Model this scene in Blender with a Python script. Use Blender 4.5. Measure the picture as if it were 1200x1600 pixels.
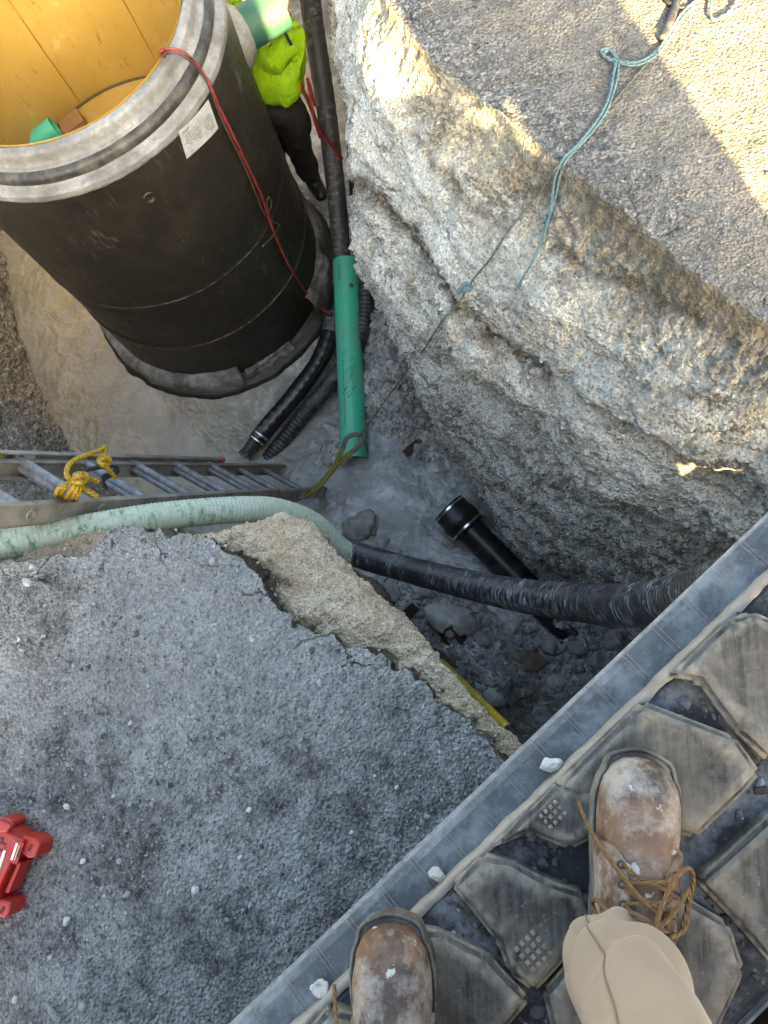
import bpy, bmesh, math, random
import numpy as np
from mathutils import Vector, Matrix
from mathutils.bvhtree import BVHTree
from mathutils.geometry import delaunay_2d_cdt

for _o in list(bpy.data.objects): bpy.data.objects.remove(_o)
SC = bpy.context.scene
COL = SC.collection
rnd = random.Random(7)
RNG = np.random.default_rng(11)

# ------------------------------------------------------------------ camera
F_PX, CX, CY, CAM_H = 1110.0, 600.0, 800.0, 1.85       # focal length and centre in photo pixels, height above ground
NADIR = (762.0, 1071.0)                                # where plumb lines vanish
_d = np.array([NADIR[0]-CX, -(NADIR[1]-CY), -F_PX]); _d /= np.linalg.norm(_d)
_y = np.array([0, 1.0, 0]) - _d*_d[1]; _y /= np.linalg.norm(_y)
_z = -_d; _x = np.cross(_y, _z)
ROT = np.array([_x, _y, _z])
cam = bpy.data.objects.new('camera', bpy.data.cameras.new('camera')); COL.objects.link(cam)
cam.matrix_world = Matrix.Translation((0, 0, CAM_H)) @ Matrix(ROT.tolist()).to_4x4()
cam.data.sensor_fit = 'HORIZONTAL'; cam.data.sensor_width = 36.0
cam.data.lens = F_PX/1200*36; cam.data.clip_start = 0.02; cam.data.clip_end = 500
SC.camera = cam

# ------------------------------------------------------------------ light
SUN_AZ = Vector((0.41, -0.91)).normalized(); SUN_EL = math.radians(27)
SKY_STRENGTH, SUN_STRENGTH, EXPOSURE = 0.118, 5.0, 3.50
world = bpy.data.worlds.new('World'); SC.world = world; world.use_nodes = True
wn = world.node_tree; wn.nodes.clear()
_sky = wn.nodes.new('ShaderNodeTexSky'); _sky.sky_type = 'NISHITA'; _sky.sun_disc = False
_sky.sun_elevation = SUN_EL; _sky.sun_rotation = math.atan2(SUN_AZ.x, SUN_AZ.y)
_sky.air_density = 0.8; _sky.dust_density = 5.0; _sky.ozone_density = 2.5
_bg = wn.nodes.new('ShaderNodeBackground'); _bg.inputs[1].default_value = SKY_STRENGTH
_wo = wn.nodes.new('ShaderNodeOutputWorld')
wn.links.new(_sky.outputs[0], _bg.inputs[0]); wn.links.new(_bg.outputs[0], _wo.inputs[0])
_sd = bpy.data.lights.new('sun', 'SUN'); _sd.energy = SUN_STRENGTH; _sd.angle = math.radians(0.6); _sd.color = (1.0, 0.80, 0.48)
sun = bpy.data.objects.new('sun', _sd); COL.objects.link(sun)
_to = Vector((SUN_AZ.x*math.cos(SUN_EL), SUN_AZ.y*math.cos(SUN_EL), math.sin(SUN_EL)))
sun.rotation_euler = _to.to_track_quat('Z', 'Y').to_euler(); sun.location = _to*20
SC.view_settings.view_transform = 'Standard'; SC.view_settings.look = 'None'
SC.view_settings.exposure = EXPOSURE; SC.view_settings.gamma = 1.0; SC.view_settings.use_curve_mapping = False
SC.view_settings.use_white_balance = True; SC.view_settings.white_balance_temperature = 8300; SC.view_settings.white_balance_tint = 1
SC.render.engine = 'CYCLES'
SC.cycles.max_bounces = 5; SC.cycles.diffuse_bounces = 3; SC.cycles.glossy_bounces = 2; SC.cycles.transmission_bounces = 2; SC.cycles.transparent_max_bounces = 4

# ------------------------------------------------------------------ helpers
def ray(px, py):
    return ROT @ np.array([px-CX, -(py-CY), -F_PX])
def W(px, py, z):
    """the place on height z that the photograph shows at pixel (px, py)"""
    v = ray(px, py); k = (z-CAM_H)/v[2]
    return Vector((v[0]*k, v[1]*k, z))
def WN(px, py, z): return np.array(W(px, py, z))

def _h(i, seed):
    i = (i.astype(np.int64)*374761393 + seed*668265263) & 0x7fffffff
    i = ((i ^ (i >> 13))*1274126177) & 0x7fffffff
    return (i ^ (i >> 16)) & 0xffff
def noise3(p, f, seed=0):
    """smooth gradient noise, p (n,3), about -1..1"""
    q = p*f; i = np.floor(q); t = q-i; i = i.astype(np.int64)
    u = t*t*t*(t*(t*6-15)+10); out = np.zeros(len(p))
    for dx in (0, 1):
        for dy in (0, 1):
            for dz in (0, 1):
                hh = _h(i[:, 0]+dx + (i[:, 1]+dy)*1619 + (i[:, 2]+dz)*31337, seed)
                a = hh/65536*2*np.pi; c = _h(hh, seed+5)/32768-1; s = np.sqrt(np.maximum(0, 1-c*c))
                g = (np.cos(a)*s)*(t[:, 0]-dx) + (np.sin(a)*s)*(t[:, 1]-dy) + c*(t[:, 2]-dz)
                w = (u[:, 0] if dx else 1-u[:, 0])*(u[:, 1] if dy else 1-u[:, 1])*(u[:, 2] if dz else 1-u[:, 2])
                out += g*w
    return out*1.6
def fbm(p, f, o=3, seed=0, gain=.5):
    r = np.zeros(len(p)); a = 1.0
    for k in range(o):
        r += a*noise3(p, f*2.03**k, seed+k*17); a *= gain
    return r
def billow(p, f, o=2, seed=0):
    r = np.zeros(len(p)); a = 1.0
    for k in range(o):
        r += a*(np.abs(noise3(p, f*2.1**k, seed+k*13))*2-.6); a *= .5
    return r
def sstep(a, b, x):
    t = np.clip((x-a)/(b-a), 0, 1); return t*t*(3-2*t)

def mesh_np(name, V, Fc, smooth=True, attrs=None):
    me = bpy.data.meshes.new(name); V = np.asarray(V, dtype=np.float32); Fc = np.asarray(Fc, dtype=np.int32)
    k = Fc.shape[1]
    me.vertices.add(len(V)); me.vertices.foreach_set('co', V.ravel())
    me.loops.add(Fc.size); me.loops.foreach_set('vertex_index', Fc.ravel())
    me.polygons.add(len(Fc)); me.polygons.foreach_set('loop_start', np.arange(0, Fc.size, k, dtype=np.int32))
    me.update(calc_edges=True); me.validate()
    me.polygons.foreach_set('use_smooth', np.full(len(me.polygons), smooth))
    for n, a in (attrs or {}).items():
        if a.ndim == 1:
            at = me.attributes.new(n, 'FLOAT', 'POINT'); at.data.foreach_set('value', a.astype(np.float32))
        else:
            at = me.attributes.new(n, 'FLOAT_COLOR', 'POINT')
            at.data.foreach_set('color', np.c_[a, np.ones(len(a))].astype(np.float32).ravel())
    return me
def obj(name, me, mat=None, parent=None):
    o = bpy.data.objects.new(name, me); COL.objects.link(o)
    if mat is not None:
        me.materials.clear(); me.materials.append(mat)
    if parent is not None: o.parent = parent
    return o
def tag(o, label=None, cat=None, group=None, kind=None):
    if label: o['label'] = label
    if cat: o['category'] = cat
    if group: o['group'] = group
    if kind: o['kind'] = kind
    return o
def thing(name, label, cat, group=None):
    o = bpy.data.objects.new(name, None); COL.objects.link(o); o.empty_display_size = .05
    return tag(o, label, cat, group)
def grid_faces(nu, nv, wrap=False):
    i = np.arange(nu if wrap else nu-1)[:, None]; j = np.arange(nv-1)[None, :]
    i2 = (i+1) % nu
    return np.stack([i*nv+j, i2*nv+j, i2*nv+j+1, i*nv+j+1], -1).reshape(-1, 4)

def crom(P, n, closed=False, tens=.5):
    """Catmull-Rom through points, n samples for each span (or list of samples)"""
    P = np.asarray(P, float); m = len(P); spans = m if closed else m-1; out = []
    for k in range(spans):
        if closed: a, b, c, d = (P[(k-1) % m], P[k], P[(k+1) % m], P[(k+2) % m])
        else:
            b, c = P[k], P[k+1]; a = P[k-1] if k else 2*b-c; d = P[k+2] if k+2 < m else 2*c-b
        nn = n[k] if hasattr(n, '__len__') else n
        t = (np.arange(nn)/nn)[(slice(None),)+(None,)*(P.ndim-1)]
        m0 = (c-a)*tens; m1 = (d-b)*tens
        out.append((2*t**3-3*t**2+1)*b + (t**3-2*t**2+t)*m0 + (-2*t**3+3*t**2)*c + (t**3-t**2)*m1)
    if not closed: out.append(P[-1][None])
    return np.concatenate(out)
def resample(P, step):
    P = np.asarray(P, float); s = np.r_[0, np.cumsum(np.linalg.norm(np.diff(P, axis=0), axis=1))]
    n = max(2, int(round(s[-1]/step))+1); t = np.linspace(0, s[-1], n)
    return np.stack([np.interp(t, s, P[:, k]) for k in range(3)], 1), t
def tube_mesh(name, pts, r, seg=16, step=.02, smooth=24, rf=None, cap=True, flat=None):
    """pipe or rope along a smooth path; rf(s, L) scales the radius; flat = (width, thickness) makes a strap"""
    P = crom([tuple(p) for p in pts], smooth) if smooth and len(pts) > 2 else np.array([tuple(p) for p in pts], float)
    P, s = resample(P, step); n = len(P)
    T = np.gradient(P, axis=0); T /= np.linalg.norm(T, axis=1)[:, None]
    N = np.zeros_like(P); a = np.array([0, 0, 1.0]) if abs(T[0][2]) < .9 else np.array([1.0, 0, 0])
    N[0] = a-T[0]*(a@T[0]); N[0] /= np.linalg.norm(N[0])
    for k in range(1, n):
        v = N[k-1]-T[k]*(N[k-1]@T[k]); N[k] = v/np.linalg.norm(v)
    B = np.cross(T, N); rr = np.full(n, r) if rf is None else r*np.array([rf(x, s[-1]) for x in s])
    ang = np.linspace(0, 2*np.pi, seg, endpoint=False)
    ca, sa = np.cos(ang), np.sin(ang)
    if flat: ca = ca*flat[1]; sa = sa*flat[0]
    V = P[:, None, :] + rr[:, None, None]*(ca[None, :, None]*N[:, None, :] + sa[None, :, None]*B[:, None, :])
    V = V.reshape(-1, 3)
    i = np.arange(n-1)[:, None]; j = np.arange(seg)[None, :]; j2 = (j+1) % seg
    Fq = np.stack([i*seg+j, i*seg+j2, (i+1)*seg+j2, (i+1)*seg+j], -1).reshape(-1, 4)
    S = np.repeat(s, seg); A = np.tile(ang, n)
    if cap:
        V = np.r_[V, P[:1], P[-1:]]; S = np.r_[S, 0, s[-1]]; A = np.r_[A, 0, 0]
        c0 = np.stack([np.full(seg, n*seg), j2[0], j[0], j[0]], -1)
        c1 = np.stack([np.full(seg, n*seg+1), (n-1)*seg+j[0], (n-1)*seg+j2[0], (n-1)*seg+j2[0]], -1)
        me = bpy.data.meshes.new(name)
        faces = [tuple(x) for x in Fq.tolist()] + [tuple(x[:3]) for x in c0.tolist()] + [tuple(x[:3]) for x in c1.tolist()]
        me.from_pydata(V.tolist(), [], faces); me.update()
        me.polygons.foreach_set('use_smooth', np.full(len(me.polygons), True))
        for nm, a in (('s', S), ('ang', A)):
            at = me.attributes.new(nm, 'FLOAT', 'POINT'); at.data.foreach_set('value', a.astype(np.float32))
        return me
    return mesh_np(name, V, Fq, True, {'s': S, 'ang': A})
def lathe_mesh(name, prof, seg=96, c=(0, 0), a0=0, a1=2*math.pi, nz=0, seed=0, nf=8):
    prof = np.array(prof, float); full = abs(a1-a0-2*math.pi) < 1e-6
    ang = np.linspace(a0, a1, seg, endpoint=not full)
    V = np.stack([np.outer(np.cos(ang), prof[:, 0]), np.outer(np.sin(ang), prof[:, 0]), np.tile(prof[:, 1], (len(ang), 1))], -1).reshape(-1, 3)
    if nz:
        rr = np.hypot(V[:, 0], V[:, 1]); k = 1+nz*fbm(V, nf, 3, seed)/np.maximum(rr, .1); V[:, 0] *= k; V[:, 1] *= k
        V[:, 2] += nz*.5*fbm(V, nf, 2, seed+9)
    V += np.array([c[0], c[1], 0])
    return mesh_np(name, V, grid_faces(len(ang), len(prof), full), True)
def bm_mesh(name, bm, smooth=False):
    me = bpy.data.meshes.new(name); bmesh.ops.recalc_face_normals(bm, faces=bm.faces); bm.to_mesh(me); bm.free()
    if smooth: me.polygons.foreach_set('use_smooth', np.full(len(me.polygons), True))
    return me
def box_mesh(name, size, bev=.003, M=None, seg=2):
    bm = bmesh.new(); bmesh.ops.create_cube(bm, size=1)
    bmesh.ops.scale(bm, vec=size, verts=bm.verts)
    if bev: bmesh.ops.bevel(bm, geom=bm.edges[:], offset=bev, segments=seg, affect='EDGES', profile=.6)
    if M is not None: bmesh.ops.transform(bm, matrix=M, verts=bm.verts)
    return bm_mesh(name, bm)
def frame(o, x, y=None, z=None):
    """matrix with origin o and the x axis given, plus a hint for z"""
    x = Vector(x).normalized(); z = Vector(z if z is not None else (0, 0, 1)); y = z.cross(x).normalized(); z = x.cross(y)
    m = Matrix((x, y, z)).transposed().to_4x4(); m.translation = Vector(o); return m
def prism_mesh(name, poly, z0, z1, bev=.004, seg=2, top_scale=None):
    """an outline (world points, x and y used) raised from z0 to z1"""
    bm = bmesh.new(); a = [bm.verts.new((p[0], p[1], z0)) for p in poly]
    cx = sum(p[0] for p in poly)/len(poly); cy = sum(p[1] for p in poly)/len(poly); k = top_scale or 1
    b = [bm.verts.new((cx+(p[0]-cx)*k, cy+(p[1]-cy)*k, z1)) for p in poly]
    n = len(poly); bm.faces.new(a[::-1]); bm.faces.new(b)
    for i in range(n): bm.faces.new((a[i], a[(i+1) % n], b[(i+1) % n], b[i]))
    bmesh.ops.recalc_face_normals(bm, faces=bm.faces)
    if bev: bmesh.ops.bevel(bm, geom=bm.edges[:], offset=bev, segments=seg, affect='EDGES', profile=.5)
    return bm_mesh(name, bm)
_icos = {}
def ico(sub):
    if sub not in _icos:
        bm = bmesh.new(); bmesh.ops.create_icosphere(bm, subdivisions=sub, radius=1)
        V = np.array([v.co[:] for v in bm.verts]); Fc = np.array([[v.index for v in f.verts] for f in bm.faces]); bm.free(); _icos[sub] = (V, Fc)
    return _icos[sub]
def rock_mesh(name, size, sub=3, seed=0, rough=.35, flat=(1, 1, .75)):
    V, Fc = ico(sub); V = V.copy(); off = np.array([seed*3.7, seed*1.3, seed*.7])
    V = V*(1+rough*fbm(V+off, .9, 2, seed)+.12*fbm(V+off, 3.0, 3, seed+4)+.05*fbm(V+off, 9, 2, seed+8))[:, None]
    for k in range(5):      # broken facets
        r = np.random.default_rng(seed*31+k); n = r.normal(size=3); n /= np.linalg.norm(n); d = r.uniform(.55, .85)
        ex = np.maximum(0, V@n-d); V -= ex[:, None]*n*.85
    V = V*np.array(flat)*size
    return mesh_np(name, V, Fc, sub >= 4)
def text_mesh(name, body, size, align='CENTER'):
    cu = bpy.data.curves.new(name, 'FONT'); cu.body = body; cu.size = size; cu.align_x = align; cu.align_y = 'CENTER'; cu.resolution_u = 2
    t = bpy.data.objects.new('tmp', cu); COL.objects.link(t)
    me = bpy.data.meshes.new_from_object(t.evaluated_get(bpy.context.evaluated_depsgraph_get()))
    bpy.data.objects.remove(t); me.name = name; return me
def skin_mesh(name, verts, edges, radii, root=0, sub=2):
    bm = bmesh.new(); L = bm.verts.layers.skin.verify(); vs = []
    for k, p in enumerate(verts):
        v = bm.verts.new(p); v[L].radius = radii[k] if isinstance(radii[k], tuple) else (radii[k], radii[k]); v[L].use_root = (k == root); vs.append(v)
    for a, b in edges: bm.edges.new((vs[a], vs[b]))
    me = bpy.data.meshes.new(name); bm.to_mesh(me); bm.free()
    o = bpy.data.objects.new('tmp', me); COL.objects.link(o)
    m = o.modifiers.new('s', 'SKIN'); m.use_smooth_shade = True
    m = o.modifiers.new('d', 'SUBSURF'); m.levels = sub; m.render_levels = sub
    r = bpy.data.meshes.new_from_object(o.evaluated_get(bpy.context.evaluated_depsgraph_get()))
    bpy.data.objects.remove(o); r.name = name
    return r

# ------------------------------------------------------------------ materials
class NT:
    def __init__(s, name):
        s.m = bpy.data.materials.new(name); s.m.use_nodes = True; s.t = s.m.node_tree; s.t.nodes.clear()
        s.out = s.t.nodes.new('ShaderNodeOutputMaterial'); s.b = s.t.nodes.new('ShaderNodeBsdfPrincipled')
        s.t.links.new(s.b.outputs[0], s.out.inputs[0]); s._obj = None
    def n(s, t, **k):
        x = s.t.nodes.new('ShaderNode'+t)
        for a, v in k.items(): setattr(x, a, v)
        return x
    def l(s, a, b): s.t.links.new(a, b)
    def put(s, v, sock):
        if hasattr(v, 'is_output'): s.l(v, sock)
        else:
            if sock.type == 'RGBA' and not hasattr(v, '__len__'): v = (v, v, v, 1)
            elif sock.type == 'RGBA' and len(v) == 3: v = (*v, 1)
            sock.default_value = v
    def pos(s):
        if s._obj is None: s._obj = s.n('NewGeometry').outputs['Position']
        return s._obj
    def obco(s): return s.n('TexCoord').outputs['Object']
    def map(s, sc=(1, 1, 1), v=None, rot=(0, 0, 0), loc=(0, 0, 0)):
        m = s.n('Mapping'); s.l(v or s.pos(), m.inputs[0]); m.inputs['Scale'].default_value = sc; m.inputs['Rotation'].default_value = rot; m.inputs['Location'].default_value = loc
        return m.outputs[0]
    def noise(s, sc, det=4, rough=.6, v=None, dist=0):
        x = s.n('TexNoise'); s.l(v or s.pos(), x.inputs['Vector']); x.inputs['Scale'].default_value = sc; x.inputs['Detail'].default_value = det
        x.inputs['Roughness'].default_value = rough; x.inputs['Distortion'].default_value = dist; return x.outputs['Fac']
    def voro(s, sc, out='Distance', v=None, feat='F1', rnd_=1.0):
        x = s.n('TexVoronoi', feature=feat); s.l(v or s.pos(), x.inputs['Vector']); x.inputs['Scale'].default_value = sc; x.inputs['Randomness'].default_value = rnd_
        return x.outputs[out]
    def ramp(s, f, stops, interp='LINEAR'):
        x = s.n('ValToRGB'); s.put(f, x.inputs[0]); e = x.color_ramp.elements; x.color_ramp.interpolation = interp
        while len(e) < len(stops): e.new(.5)
        for i, (p, c) in enumerate(stops):
            e[i].position = p; c = (c, c, c) if not hasattr(c, '__len__') else c; e[i].color = (*c[:3], 1)
        return x.outputs[0]
    def mix(s, f, a, b, mode='MIX'):
        x = s.n('Mix', data_type='RGBA', blend_type=mode); s.put(f, x.inputs[0]); s.put(a, x.inputs[6]); s.put(b, x.inputs[7]); return x.outputs[2]
    def math(s, op, a, b=0.0, c=None, clamp=False):
        x = s.n('Math', operation=op, use_clamp=clamp); s.put(a, x.inputs[0]); s.put(b, x.inputs[1])
        if c is not None: s.put(c, x.inputs[2])
        return x.outputs[0]
    def attr(s, name, out='Fac'): return s.n('Attribute', attribute_name=name).outputs[out]
    def sep(s, v=None):
        x = s.n('SeparateXYZ'); s.l(v or s.pos(), x.inputs[0]); return x.outputs
    def bump(s, h, strength=.5, dist=.01, nrm=None):
        x = s.n('Bump'); s.put(h, x.inputs['Height']); x.inputs['Strength'].default_value = strength; x.inputs['Distance'].default_value = dist
        if nrm: s.l(nrm, x.inputs['Normal'])
        return x.outputs[0]
    def set(s, col=None, rough=None, nrm=None, **k):
        if col is not None: s.put(col, s.b.inputs['Base Color'])
        if rough is not None: s.put(rough, s.b.inputs['Roughness'])
        if nrm is not None: s.l(nrm, s.b.inputs['Normal'])
        for a, v in k.items(): s.put(v, s.b.inputs[a.replace('_', ' ')])
        return s.m
def plain(name, col, rough=.5, var=.25, sc=30, bump=.2, metal=0.0, dirt=None, dirt_amt=.5, dsc=12):
    """paint, plastic, metal with wear: colour varied by noise, a film of dirt or dust"""
    t = NT(name); v = t.obco(); n1 = t.noise(sc, 5, .65, v)
    c = t.mix(n1, tuple(x*(1-var) for x in col), tuple(min(1, x*(1+var)) for x in col))
    r = t.math('MULTIPLY_ADD', n1, .25, rough-.12)
    if dirt:
        m = t.ramp(t.noise(dsc, 6, .7, v), [(.5-.15*dirt_amt, 0), (.75-.2*dirt_amt, dirt_amt)])
        c = t.mix(m, c, dirt); r = t.math('MAXIMUM', r, t.math('MULTIPLY', m, .9))
    return t.set(c, r, t.bump(t.noise(sc*4, 4, .7, v), bump, .002), Metallic=metal)
# ================================================================== the ground and the trench
FLOOR_Z, WATER_Z = -2.36, -2.275
def ground_z(xy):
    p = np.c_[xy, np.zeros(len(xy))]
    near = sstep(7, 2.5, np.hypot(p[:, 0], p[:, 1]-.8))
    return (.014*fbm(p, 1.6, 2, 3) + .006*fbm(p, 7, 3, 8))*(.3+.7*near)
# stations round the pit: lip, foot of the cut edge, shoulder, mid wall, base
def st(l0, l2, l3, l4, l1=None, z1=-.07):
    if l1 is None: l1 = (l0[0]+(l2[0]-l0[0])*.16, l0[1]+(l2[1]-l0[1])*.16)
    return [(l0[0], l0[1], 0), (l1[0], l1[1], z1), l2, l3, (l4[0], l4[1], FLOOR_Z-.06)]
RIGHT = [  # the rock wall on the far right side of the trench
    st((-.66, 5.2), (-.72, 5.2, -.3), (-.82, 5.2, -.8), (-.8, 5.2)),
    st((-.48, 3.3), (-.60, 3.32, -.3), (-.74, 3.36, -.8), (-.74, 3.4)),
    st((-.37, 2.35), (-.50, 2.42, -.3), (-.655, 2.58, -.8), (-.68, 2.8)),
    st((-.24, 2.02), (-.42, 1.98, -.3), (-.585, 2.18, -.8), (-.58, 2.42)),
    st((-.11, 1.85), (-.33, 1.70, -.3), (-.535, 1.82, -.8), (-.48, 2.08)),
    st((.06, 1.68), (-.16, 1.47, -.3), (-.39, 1.53, -.8), (-.37, 1.75)),
    st((.20, 1.51), (.00, 1.30, -.3), (-.22, 1.27, -.8), (-.27, 1.44)),
    st((.43, 1.27), (.22, 1.08, -.3), (.02, 1.01, -.8), (-.05, 1.05)),
    st((.59, 1.10), (.40, .90, -.3), (.22, .80, -.8), (.17, .74)),
    st((.75, .97), (.58, .75, -.3), (.46, .63, -.8), (.46, .50)),
    st((1.0, .78), (.86, .56, -.3), (.79, .45, -.8), (.78, .32)),
]
END = [   # under the machine
    st((1.10, .38), (1.05, .33, -.3), (1.0, .28, -.8), (.95, .18)),
    st((.80, -.16), (.80, -.14, -.3), (.80, -.12, -.8), (.80, -.08)),
    st((.36, -.30), (.38, -.29, -.3), (.44, -.36, -.8), (.5, -.48)),
]
NEAR = [  # asphalt edge in front, with its sandy shoulder
    st((.10, -.21), (.135, -.195, -.22), (.15, -.27, -.8), (.2, -.42), (.102, -.206)),
    st((.025, -.145), (.060, -.128, -.20), (.055, -.19, -.8), (.08, -.32), (.03, -.14)),
    st((-.08, -.065), (-.040, -.038, -.19), (-.075, -.07, -.8), (-.11, -.11), (-.077, -.062)),
    st((-.18, .01), (-.125, .050, -.19), (-.175, .045, -.8), (-.25, .05), (-.177, .015)),
    st((-.33, .085), (-.235, .165, -.19), (-.30, .17, -.8), (-.43, .25), (-.327, .09)),
    st((-.49, .14), (-.385, .285, -.18), (-.42, .29, -.8), (-.48, .32), (-.487, .147)),
    st((-.59, .225), (-.50, .395, -.19), (-.52, .4, -.8), (-.53, .42), (-.587, .232)),
    st((-.66, .315), (-.565, .46, -.20), (-.58, .48, -.8), (-.58, .5), (-.657, .322)),
    st((-.72, .345), (-.635, .48, -.20), (-.65, .50, -.8), (-.66, .52), (-.717, .352)),
    st((-.77, .36), (-.71, .455, -.20), (-.73, .50, -.8), (-.75, .55), (-.767, .368)),
    st((-.84, .382), (-.84, .43, -.24), (-.86, .5, -.8), (-.88, .58), (-.84, .39)),
    st((-1.04, .392), (-1.04, .43, -.24), (-1.05, .5, -.8), (-1.08, .6), (-1.04, .40)),
    st((-1.13, .33), (-1.14, .45, -.26), (-1.16, .55, -.8), (-1.2, .65), (-1.13, .34)),
    st((-1.39, .295), (-1.42, .45, -.26), (-1.46, .58, -.8), (-1.5, .72), (-1.39, .305)),
    st((-1.9, .28), (-1.92, .46, -.3), (-1.95, .65, -.9), (-2.05, .98), (-1.9, .29)),
]
LEFT = [
    st((-2.5, .30), (-2.46, .55, -.4), (-2.42, .85, -1.1), (-2.45, 1.30)),
    st((-3.05, .75), (-2.9, .9, -.5), (-2.74, 1.1, -1.3), (-2.72, 1.46)),
    st((-3.75, 1.5), (-3.5, 1.6, -.6), (-3.25, 1.7, -1.4), (-3.03, 1.90)),
    st((-4.1, 2.5), (-3.85, 2.5, -.6), (-3.55, 2.5, -1.5), (-3.27, 2.5)),
    st((-4.2, 3.6), (-4.0, 3.5, -.6), (-3.75, 3.4, -1.5), (-3.5, 3.3)),
    st((-3.9, 5.0), (-3.7, 4.9, -.6), (-3.5, 4.7, -1.5), (-3.3, 4.5)),
    st((-2.4, 5.7), (-2.4, 5.5, -.6), (-2.3, 5.3, -1.5), (-2.2, 5.1)),
    st((-1.1, 5.8), (-1.1, 5.7, -.6), (-1.15, 5.6, -1.5), (-1.1, 5.5)),
]
ST = np.array(RIGHT+END+NEAR+LEFT, float)            # (stations, 5, 3)
cnt = []
for k in range(len(ST)):
    d = np.linalg.norm(ST[(k+1) % len(ST), :3]-ST[k, :3], axis=1).mean()
    step = .04 if k < 1 else .012 if k < 2 else .0065 if k < 10 else .03 if k < 14 else .006 if k < 27 else .015 if k < 29 else .018 if k < 33 else .05
    cnt.append(max(2, int(d/step)))
LOOP = crom(ST, cnt, closed=True)                    # (nu, 5, 3)
stu = np.concatenate([k+np.arange(c)/c for k, c in enumerate(cnt)])
# ragged asphalt edge
for lv, amp in ((0, 1.0), (1, 1.15)):
    p = LOOP[:, lv].copy(); p[:, 2] = 0
    nearw = sstep(12.6, 14.2, stu)*sstep(29.5, 27.5, stu)
    a = (.012+.020*nearw)*amp
    j = np.stack([fbm(p, 13, 4, 21, .62), fbm(p, 13, 4, 57, .62)], 1)
    LOOP[:, lv, :2] += j*a[:, None]*.75
    if lv == 1: LOOP[:, 1, :2] += (LOOP[:, 2, :2]-LOOP[:, 1, :2])*.02 - nearw[:, None]*.006*np.abs(j)
# a broken band of black base course hangs below the lip
LOOP[:, 1, 2] += (.012*noise3(LOOP[:, 1]*np.array([1, 1, 0]), 9, 4) - .01)*sstep(12.6, 14.2, stu)*sstep(30, 27, stu)
LOOP[:, 0, 2] = ground_z(LOOP[:, 0, :2])
rows = [9, 40, 82, 190]
V3 = crom(np.transpose(LOOP, (1, 0, 2)), rows)       # (nv, nu, 3)
NVW = len(V3); lev = np.concatenate([k+np.arange(c)/c for k, c in enumerate(rows)]+[[4.0]])
V3 = np.transpose(V3, (1, 0, 2)); NUW = len(V3)
dU = np.roll(V3, -1, 0)-np.roll(V3, 1, 0); dV = np.gradient(V3, axis=1)
NR = np.cross(dU, dV); NR /= np.linalg.norm(NR, axis=2)[..., None]+1e-9
# blur the normals a little so that displaced lumps do not cross
for _ in range(6):
    NR = NR+np.roll(NR, 1, 0)+np.roll(NR, -1, 0); NR[:, 1:-1] = NR[:, 1:-1]+NR[:, :-2]+NR[:, 2:]; NR /= np.linalg.norm(NR, axis=2)[..., None]+1e-9
cc = V3[:, -60:].mean(axis=(0, 1)); inward = np.einsum('ijk,ijk->ij', NR[200:400, 100:250], cc-V3[200:400, 100:250]).mean()
if inward < 0: NR = -NR
P3 = V3.reshape(-1, 3); LV = np.tile(lev, NUW); SU = np.repeat(stu, NVW)
isR = sstep(11.5, 10.2, SU)
isN = sstep(12.8, 14.0, SU)*sstep(29.2, 28.0, SU)
m1 = sstep(.15, 1.25, LV); m2 = sstep(.9, 2.0, LV); m3 = sstep(2.1, 3.2, LV)
strat = noise3(P3*np.array([.35, .35, 3.2]), 2.2, 77)
warp = P3+.05*np.stack([fbm(P3, 4, 2, 201), fbm(P3, 4, 2, 202), fbm(P3, 4, 2, 203)], 1)
ledge = noise3(warp*np.array([.5, .5, 2.6])+np.array([3, 1, 0]), 3.1, 78); ledge = np.sign(ledge)*np.abs(ledge)**.6
rough = .35+.65*sstep(-.3, .4, fbm(P3, 1.6, 2, 55)+.9*(m3-.35)+.25*(SU-6)/4)          # smooth marl in places, coarse gravel in others
D = (.055*m2*fbm(P3, 2.3, 2, 1) + .013*m1*billow(warp, 6, 2, 31) + (.042*m2*strat+.030*m2*ledge)*isR
     + m1*rough*(.014*billow(warp, 17, 2, 5) + .0095*billow(warp, 38, 2, 6)) + (.25+.75*m1)*.005*fbm(P3, 52, 2, 9) + m1*rough*.006*(billow(P3, 90, 1, 91)))
Dn = (.012*m1*fbm(P3, 6, 2, 1) + .010*m1*billow(P3, 16, 2, 31) + .006*m1*fbm(P3, 45, 2, 9)+.003*fbm(P3, 100, 1, 91)) + .03*m2*fbm(P3, 3, 2, 2)*sstep(2.0, 2.6, LV)
D = D*(1-isN)+Dn*isN
D *= sstep(0, .12, LV)
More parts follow.
